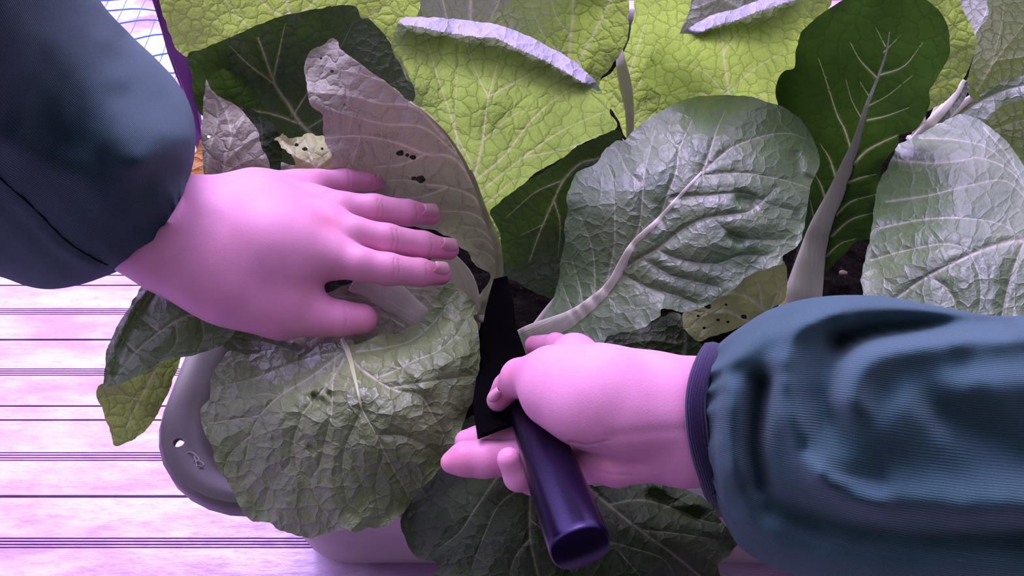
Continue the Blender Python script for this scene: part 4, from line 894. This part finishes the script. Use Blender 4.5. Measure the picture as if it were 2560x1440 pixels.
# right hand gripping the handle
Rp = [[(1830, 1050, .345, 118), (1760, 1050, .350, 118), (1640, 1040, .356, 112), (1540, 1020, .362, 105)],
      [(1740, 985, .354, 84), (1600, 975, .363, 72), (1500, 950, .368, 58), (1430, 890, .362, 44)],
      [(1640, 1000, .362, 80), (1500, 975, .374, 84), (1400, 955, .368, 76)],
      [(1560, 1050, .366, 76), (1460, 1020, .366, 72), (1370, 990, .362, 64)],
      [(1780, 1110, .344, 84), (1700, 1120, .344, 74), (1640, 1120, .345, 60)]]
Rf = [([(1680, 1130, .345, 66), (1600, 1150, .345, 54), (1540, 1163, .343, 52), (1490, 1158, .338, 48)], .0035),
      ([(1440, 890, .360, 50), (1390, 862, .345, 28), (1335, 862, .325, 23)], .010),
      ([(1370, 940, .365, 70), (1300, 945, .350, 48), (1268, 968, .336, 34), (1245, 1000, .328, 29)], .008),
      ([(1480, 1160, .335, 50), (1380, 1170, .312, 48), (1290, 1146, .308, 44), (1210, 1147, .312, 46), (1160, 1148, .313, 42), (1128, 1156, .312, 27)], .006),
      ([(1420, 1130, .30, 36), (1290, 1102, .306, 40), (1200, 1102, .305, 37), (1166, 1104, .304, 30)], .004),
      ([(1400, 1200, .300, 34), (1330, 1205, .312, 30), (1295, 1192, .322, 34), (1272, 1148, .332, 30)], .003)]
V, Q = hand(Rp, Rf, .014, .008)
red = point_attr(V, [(1290, 930, .36, 45, .45), (1240, 1000, .34, 45, .5), (1400, 850, .36, 50, .3), (1335, 860, .33, 45, .5), (1130, 1150, .32, 60, .5), (1200, 1130, .33, 50, .3), (1273, 1150, .34, 45, .35), (1480, 1180, .35, 60, .25)])
cr = crease_attr(V, [([(1425, 1105), (1470, 1112), (1530, 1100)], 4), ([(1440, 1140), (1500, 1180), (1580, 1190)], 4), ([(1450, 1120), (1500, 1150)], 3), ([(1530, 1092), (1600, 1084), (1670, 1078), (1740, 1076)], 16), ([(1480, 1120), (1520, 1150), (1540, 1190)], 5), ([(1500, 1110), (1560, 1150), (1620, 1165)], 5)])
aR = mesh_obj('arm', V, Q, M['skin'], per, attrs={'red': red, 'crease': cr}); aR['label'] = 'bare right hand gripping the knife'
nail(aR, (1246, 978), (1222, 1004), 26, .343, .336)

# ------------------------------------------------------------------ sleeves
def sleeve(top, mid, bot, tc_, hd, folds, parent, name='sleeve', nu=180, nv=120, wob=.003, mat='cloth', fc=None, seed=3, gather=0, thick=.0025):
    U = lambda a: cat(a, 20)
    def par(a):
        c_ = U(a); s = np.linspace(0, len(c_)-1, nu); i = np.arange(len(c_))
        return np.stack([np.interp(s, i, c_[:, k]) for k in range(c_.shape[1])], 1)
    A, B, C_ = par(top), par(mid), par(bot)
    tcc = np.interp(np.linspace(0, 1, nu), np.linspace(0, 1, len(tc_)), tc_); hdd = np.interp(np.linspace(0, 1, nu), np.linspace(0, 1, len(hd)), hd)
    th = np.arange(nv)*2*math.pi/nv
    c_ = np.cos(th)[None]; s_ = np.sin(th)[None]
    w_ = np.sign(c_)*np.abs(c_)**.92
    mid_adj = np.where(s_ >= 0, 1.0, .0)                  # the back does not follow the bulge
    flat = (A+C_)/2
    Bm = B[:, None]*np.abs(mid_adj)[..., None]+flat[:, None]*(1-mid_adj)[..., None]
    # keep the bulge only in the middle of the section
    L0 = (1-w_*w_)[..., None]
    p = A[:, None]*((w_+w_*w_)/2)[..., None]+C_[:, None]*((-w_+w_*w_)/2)[..., None]+Bm*L0
    q = p.reshape(-1, 2)
    t = (tcc[:, None]-hdd[:, None]*s_*np.ones((nu, 1)))
    if fc is not None: t = rbf(fc, 14)(q).reshape(nu, nv)+hdd[:, None]*(1-s_)
    D = np.zeros(len(q)); front = np.clip(s_*1.6, 0, 1)*np.ones((nu, 1))
    for amp, wd, pl_ in folds:
        d, _ = dseg(q, cat(pl_, 6)); D += amp*np.exp(-(d/wd)**2)
    D += wob*(vnoise(q[:, 0]/120, q[:, 1]/120, seed)+.5*vnoise(q[:, 0]/50, q[:, 1]/50, seed+2))*2
    if gather:
        uu = np.linspace(0, 1, nu)[:, None]*np.ones((1, nv)); g_ = np.exp(-((uu if gather > 0 else 1-uu)/.09))
        D += (abs(gather)*g_*(np.sin(th*17+1.7*np.sin(th*5))[None])).ravel()
    t = t.ravel()-D*front.ravel()
    V = PT(q[:, 0], q[:, 1], t)
    Fc = []
    for i in range(nu-1):
        for j in range(nv): k = (j+1) % nv; Fc.append((i*nv+j, i*nv+k, (i+1)*nv+k, (i+1)*nv+j))
    m = tcc.mean()/F; L = np.r_[0, np.cumsum(np.linalg.norm(np.diff(B, axis=0), axis=1))]*m
    W = np.linalg.norm(A-C_, axis=1).mean()*m*.5
    uv = np.stack([np.repeat(L, nv), np.tile(np.minimum(th, 2*math.pi-th), nu)*W*1.15], 1)
    o = mesh_obj(name, V, Fc, M[mat], parent, uv=uv)
    md = o.modifiers.new('thickness', 'SOLIDIFY'); md.thickness = thick; md.offset = -1
    fr = (np.tile(th, nu) > .15) & (np.tile(th, nu) < math.pi-.15); SURF[parent.name+name+str(seed)] = (q[fr], t[fr])
    return o
SURF = {}
# right sleeve
top = [(1792, 864), (1820, 840), (1860, 812), (1920, 776), (2000, 750), (2100, 738), (2220, 742), (2360, 768), (2500, 790), (2640, 780), (2800, 770), (3000, 765), (3300, 760)]
mid = [(1766, 1050), (1786, 1050), (1810, 1050), (1880, 1060), (1960, 1070), (2060, 1080), (2180, 1100), (2320, 1120), (2480, 1140), (2640, 1150), (2800, 1150), (3000, 1150), (3300, 1150)]
bot = [(1792, 1254), (1802, 1284), (1820, 1322), (1850, 1368), (1910, 1408), (1990, 1440), (2090, 1480), (2240, 1520), (2420, 1560), (2640, 1580), (2800, 1580), (3000, 1590), (3300, 1600)]
sR = sleeve(top, mid, bot, [.375, .372, .366, .358, .35, .345, .345], [.034, .050, .058, .062, .064, .064, .064],
     [(.008, 34, [(1800, 920), (1900, 850), (2030, 800), (2100, 775)]), (.012, 34, [(1960, 900), (1990, 840), (2050, 790), (2150, 762), (2300, 765), (2430, 785)]),
      (-.036, 32, [(2100, 850), (2180, 828), (2300, 815), (2430, 803), (2500, 800)]), (-.012, 40, [(2090, 880), (2060, 960), (2070, 1040)]),
      (.020, 52, [(2130, 1000), (2150, 930), (2230, 875), (2360, 845), (2520, 830), (2700, 830)]), (.010, 60, [(2200, 1060), (2350, 980), (2560, 950)]),
      (-.025, 28, [(1905, 960), (1890, 1040), (1885, 1130), (1900, 1210)]), (.010, 32, [(1960, 960), (1985, 1060), (2030, 1150), (2100, 1230), (2200, 1270)]), (.008, 30, [(1830, 980), (1830, 1080), (1835, 1180)]),
      (-.012, 50, [(2330, 1000), (2450, 1080), (2600, 1150)]), (.012, 50, [(2060, 1180), (2200, 1240), (2400, 1260), (2600, 1270)]), (-.018, 40, [(1930, 1270), (2050, 1310), (2250, 1345), (2560, 1350)]), (-.006, 20, [(2010, 1120), (2100, 1180), (2200, 1190)])],
     per, gather=.0055); sR['label'] = 'dark green ribbed sleeve of the right arm, gathered at the cuff'
def cuff(sl, top, mid, bot, tc_, hd, width_px, label=None):
    """a band of trim around the sleeve opening"""
    nv = 90; th = np.arange(nv)*2*math.pi/nv; V = []; uv = []
    A, B, C_ = map(np.array, (top, mid, bot)); ax = np.array(width_px, float)
    prof = [(0, 0), (.15, .0022), (.5, .003), (.85, .0022), (1, 0), (.85, -.001), (.5, -.0012), (.15, -.001)]
    for i, a in enumerate(th):
        w_ = math.cos(a); s_ = math.sin(a); b = B if s_ >= 0 else (A+C_)/2
        p = A*(w_+w_*w_)/2+C_*(-w_+w_*w_)/2+b*(1-w_*w_)
        for f_, r in prof:
            k = 1+r/.035; ww = p+(ax*f_); cen = (A+C_)/2+ax*f_
            pp = cen+(ww-cen)*k; V.append(PT(pp[0], pp[1], tc_-(hd+r)*s_)); uv.append((a*.03, f_*.01))
    n = len(prof); Fc = []
    for i in range(nv):
        j = (i+1) % nv
        for k in range(n): l = (k+1) % n; Fc.append((i*n+k, j*n+k, j*n+l, i*n+l))
    o = mesh_obj('cuff_trim', V, Fc, M['trim'], sl, uv=uv)
    if label: o['label'] = label
    return o
cuff(sR, (1754, 868), (1712, 1030), (1762, 1244), .375, .036, (58, 4), 'dark purple cuff trim')
# left sleeve
top = [(130, -260), (200, -120), (250, 0), (322, 82), (395, 152), (445, 208), (475, 262), (489, 325), (486, 390), (472, 455)]
bot = [(-420, 600), (-250, 640), (-110, 668), (0, 692), (70, 716), (130, 723), (200, 712), (260, 692), (300, 676), (326, 664)]
mid = [(-100, 120), (-20, 220), (60, 320), (130, 380), (200, 430), (260, 470), (310, 500), (360, 525), (395, 545), (413, 560)]
LC = [(250, 0, .390), (230, -150, .40), (262, 100, .390), (275, 200, .388), (290, 280, .381), (302, 340, .375), (350, 342, .379), (405, 335, .386), (360, 400, .380), (440, 400, .398), (300, 150, .415), (310, 240, .402), (380, 260, .408), (325, 82, .447), (300, -100, .46), (395, 150, .437), (440, 210, .422), (485, 300, .404), (475, 345, .396), (400, 350, .385), (340, 450, .385), (470, 455, .424), (400, 560, .428), (330, 660, .424),
      (190, 60, .350), (160, -100, .31), (0, 100, .300), (-300, 100, .26), (0, 300, .345), (150, 300, .362), (240, 300, .372), (0, 450, .378), (-300, 500, .36), (100, 560, .402), (220, 560, .402), (100, 700, .415), (-200, 650, .42), (220, 680, .42)]
sL = sleeve(top, mid, bot, [.37, .39, .42, .45, .475, .50], [.072, .072, .068, .062, .060, .058],
     [(.005, 40, [(40, 360), (180, 420), (330, 420)]), (-.006, 35, [(260, 420), (340, 450), (440, 430)]), (.0025, 12, [(0, 465), (70, 535), (150, 618), (235, 666)])],
     per, gather=-.002, seed=8, mat='cloth2', fc=LC); sL['label'] = 'dark green ribbed sleeve of the left arm'
cuff(sL, (452, 480), (402, 566), (346, 650), .500, .036, (12, 10), 'dark purple cuff trim')
ln = resample(cat([(-60, 395), (0, 445), (80, 515), (165, 600), (225, 640), (268, 662)], 8), 7)
sq, st = SURF['personsleeve8']; tl = []
for a_ in ln:
    dd_ = ((sq-a_)**2).sum(1); k_ = np.argsort(dd_)[:8]; w_k = np.exp(-dd_[k_]/120)+1e-9; tl.append((st[k_]*w_k).sum()/w_k.sum())
v, f = tube(PT(ln[:, 0], ln[:, 1], np.array(tl)), .0007, 6); mesh_obj('seam', v, f, M['seam'], sL)

# ------------------------------------------------------------------ knife
kn = empty('knife', P(1330, 1040, .33), 'black knife with satin cylindrical handle gripped in the right hand', 'knife')
def handle():
    a, b = P(1318, 1010, .322), P(1452, 1372, .372)
    ax = b-a; L = np.linalg.norm(ax); ax /= L
    view = (a+b)/2-np.array([0, 0, CZ]); s = np.cross(ax, view); s /= np.linalg.norm(s); n_ = np.cross(s, ax)
    if n_@view > 0: n_ = -n_
    prof = [(0, .60), (.03, .78), (.10, .86), (.30, .92), (.55, 1.0), (.75, 1.0), (.90, 1.0), (.965, 1.0), (.985, .985), (.995, .95), (1.0, .90)]
    V = []; seg = 40
    for u, w_ in prof:
        for j in range(seg):
            t = 2*math.pi*j/seg; c_, s_ = math.cos(t), math.sin(t)
            x = np.sign(c_)*abs(c_)**.86; y = np.sign(s_)*abs(s_)**.86
            V.append(a+ax*L*u+s*.0128*w_*x+n_*.0100*w_*y)
    Fc = [(i*seg+j, i*seg+(j+1) % seg, (i+1)*seg+(j+1) % seg, (i+1)*seg+j) for i in range(len(prof)-1) for j in range(seg)]
    Fc += [list(range(seg))[::-1], [(len(prof)-1)*seg+j for j in range(seg)]]
    return mesh_obj('handle', V, Fc, M['handle'], kn)
handle()
def prism(name, poly, z, dz, mat, parent, bev=.0004):
    """poly rows (px,py,z): a flat plate of thickness dz"""
    q = np.array([P(a, b, c_) for a, b, c_ in poly]); c0 = q.mean(0)
    _, _, vt = np.linalg.svd(q-c0); n_ = vt[2]; q = q-((q-c0)@n_)[:, None]*n_
    n = len(q); V = list(q+n_*dz/2)+list(q-n_*dz/2)
    Fc = [list(range(n)), list(range(n, 2*n))[::-1]]+[(i, n+i, n+(i+1) % n, (i+1) % n) for i in range(n)]
    o = mesh_obj(name, V, Fc, mat, parent, smooth=False)
    md = o.modifiers.new('bevel', 'BEVEL'); md.width = bev; md.segments = 2; md.limit_method = 'ANGLE'
    return o
prism('blade', [(1180, 1000, .318), (1194, 1096, .326), (1240, 1078, .325), (1300, 1055, .324), (1345, 1040, .323), (1338, 960, .312), (1312, 880, .300), (1290, 815, .290), (1284, 760, .278), (1268, 690, .262), (1234, 700, .262), (1214, 780, .277), (1203, 860, .290), (1196, 920, .302)], 0, .0022, M['blade'], kn)

# ------------------------------------------------------------------ upper left background
def slab(name, poly, z_of, depth, mat):
    pts = np.array([PT(a, b, T(a, b, z)) for a, b, z in poly]); c = pts.mean(0); n = len(pts)
    V = list(pts)+list(pts+np.array([0, depth, 0])); Fc = [list(range(n)), list(range(n, 2*n))[::-1]]+[(i, n+i, n+(i+1) % n, (i+1) % n) for i in range(n)]
    return mesh_obj(name, V, Fc, mat, smooth=False)
o = slab('plastic_sheet', [(368, -40, .37), (392, -20, .36), (410, 40, .34), (430, 84, .325), (455, 112, .315), (476, 140, .305), (480, 200, .29), (492, 262, .27), (505, 345, .24), (500, 420, .22), (488, 330, .24), (470, 262, .265), (440, 190, .29), (418, 130, .31), (402, 70, .33)], 0, .006, M['purple'])
tag(o, 'narrow purple plastic sheet edge standing behind the green sleeve', 'sheet')
def backdrop():
    # a crinkled shiny ground sheet on the deck beyond the planter, with a blue thread net lying over it
    V = []; xs = np.linspace(-1.6, -.42, 90); ys = np.linspace(.90, 2.6, 110)
    for y in ys:
        for x in xs: V.append((x+.01*math.sin(y*9), y, .012+.010*abs(float(vnoise(np.array(x*9), np.array(y*9), 4)))+.008*float(vnoise(np.array(x*30), np.array(y*30), 5)+.5)))
    nx = len(xs); Fc = [(i*nx+j, i*nx+j+1, (i+1)*nx+j+1, (i+1)*nx+j) for i in range(len(ys)-1) for j in range(nx-1)]
    o = mesh_obj('ground_sheet', V, Fc, M['board'])
    tag(o, 'blotchy white and violet sheet on the deck under the blue net', 'sheet')
    parts = []
    for i in range(26):
        y = .86+i*.052; x = np.linspace(-1.3, -.40, 60)
        parts.append(tube(np.c_[x, y+.010*np.sin(x*22+i)+.004*np.sin(x*61+i*2), .042+.006*np.sin(x*18+i*1.7)], .0016, 5))
    for i in range(22):
        x0 = -1.3+i*.042; y = np.linspace(.85, 2.2, 40)
        parts.append(tube(np.c_[x0+.006*np.sin(y*20+i), y, .042+.006*np.sin(y*17+i)], .0009, 5))
    v, f = join(parts); o = mesh_obj('net', v, f, M['net']); tag(o, 'thin blue thread net spread over the ground sheet behind the green sleeve', 'net')
backdrop()
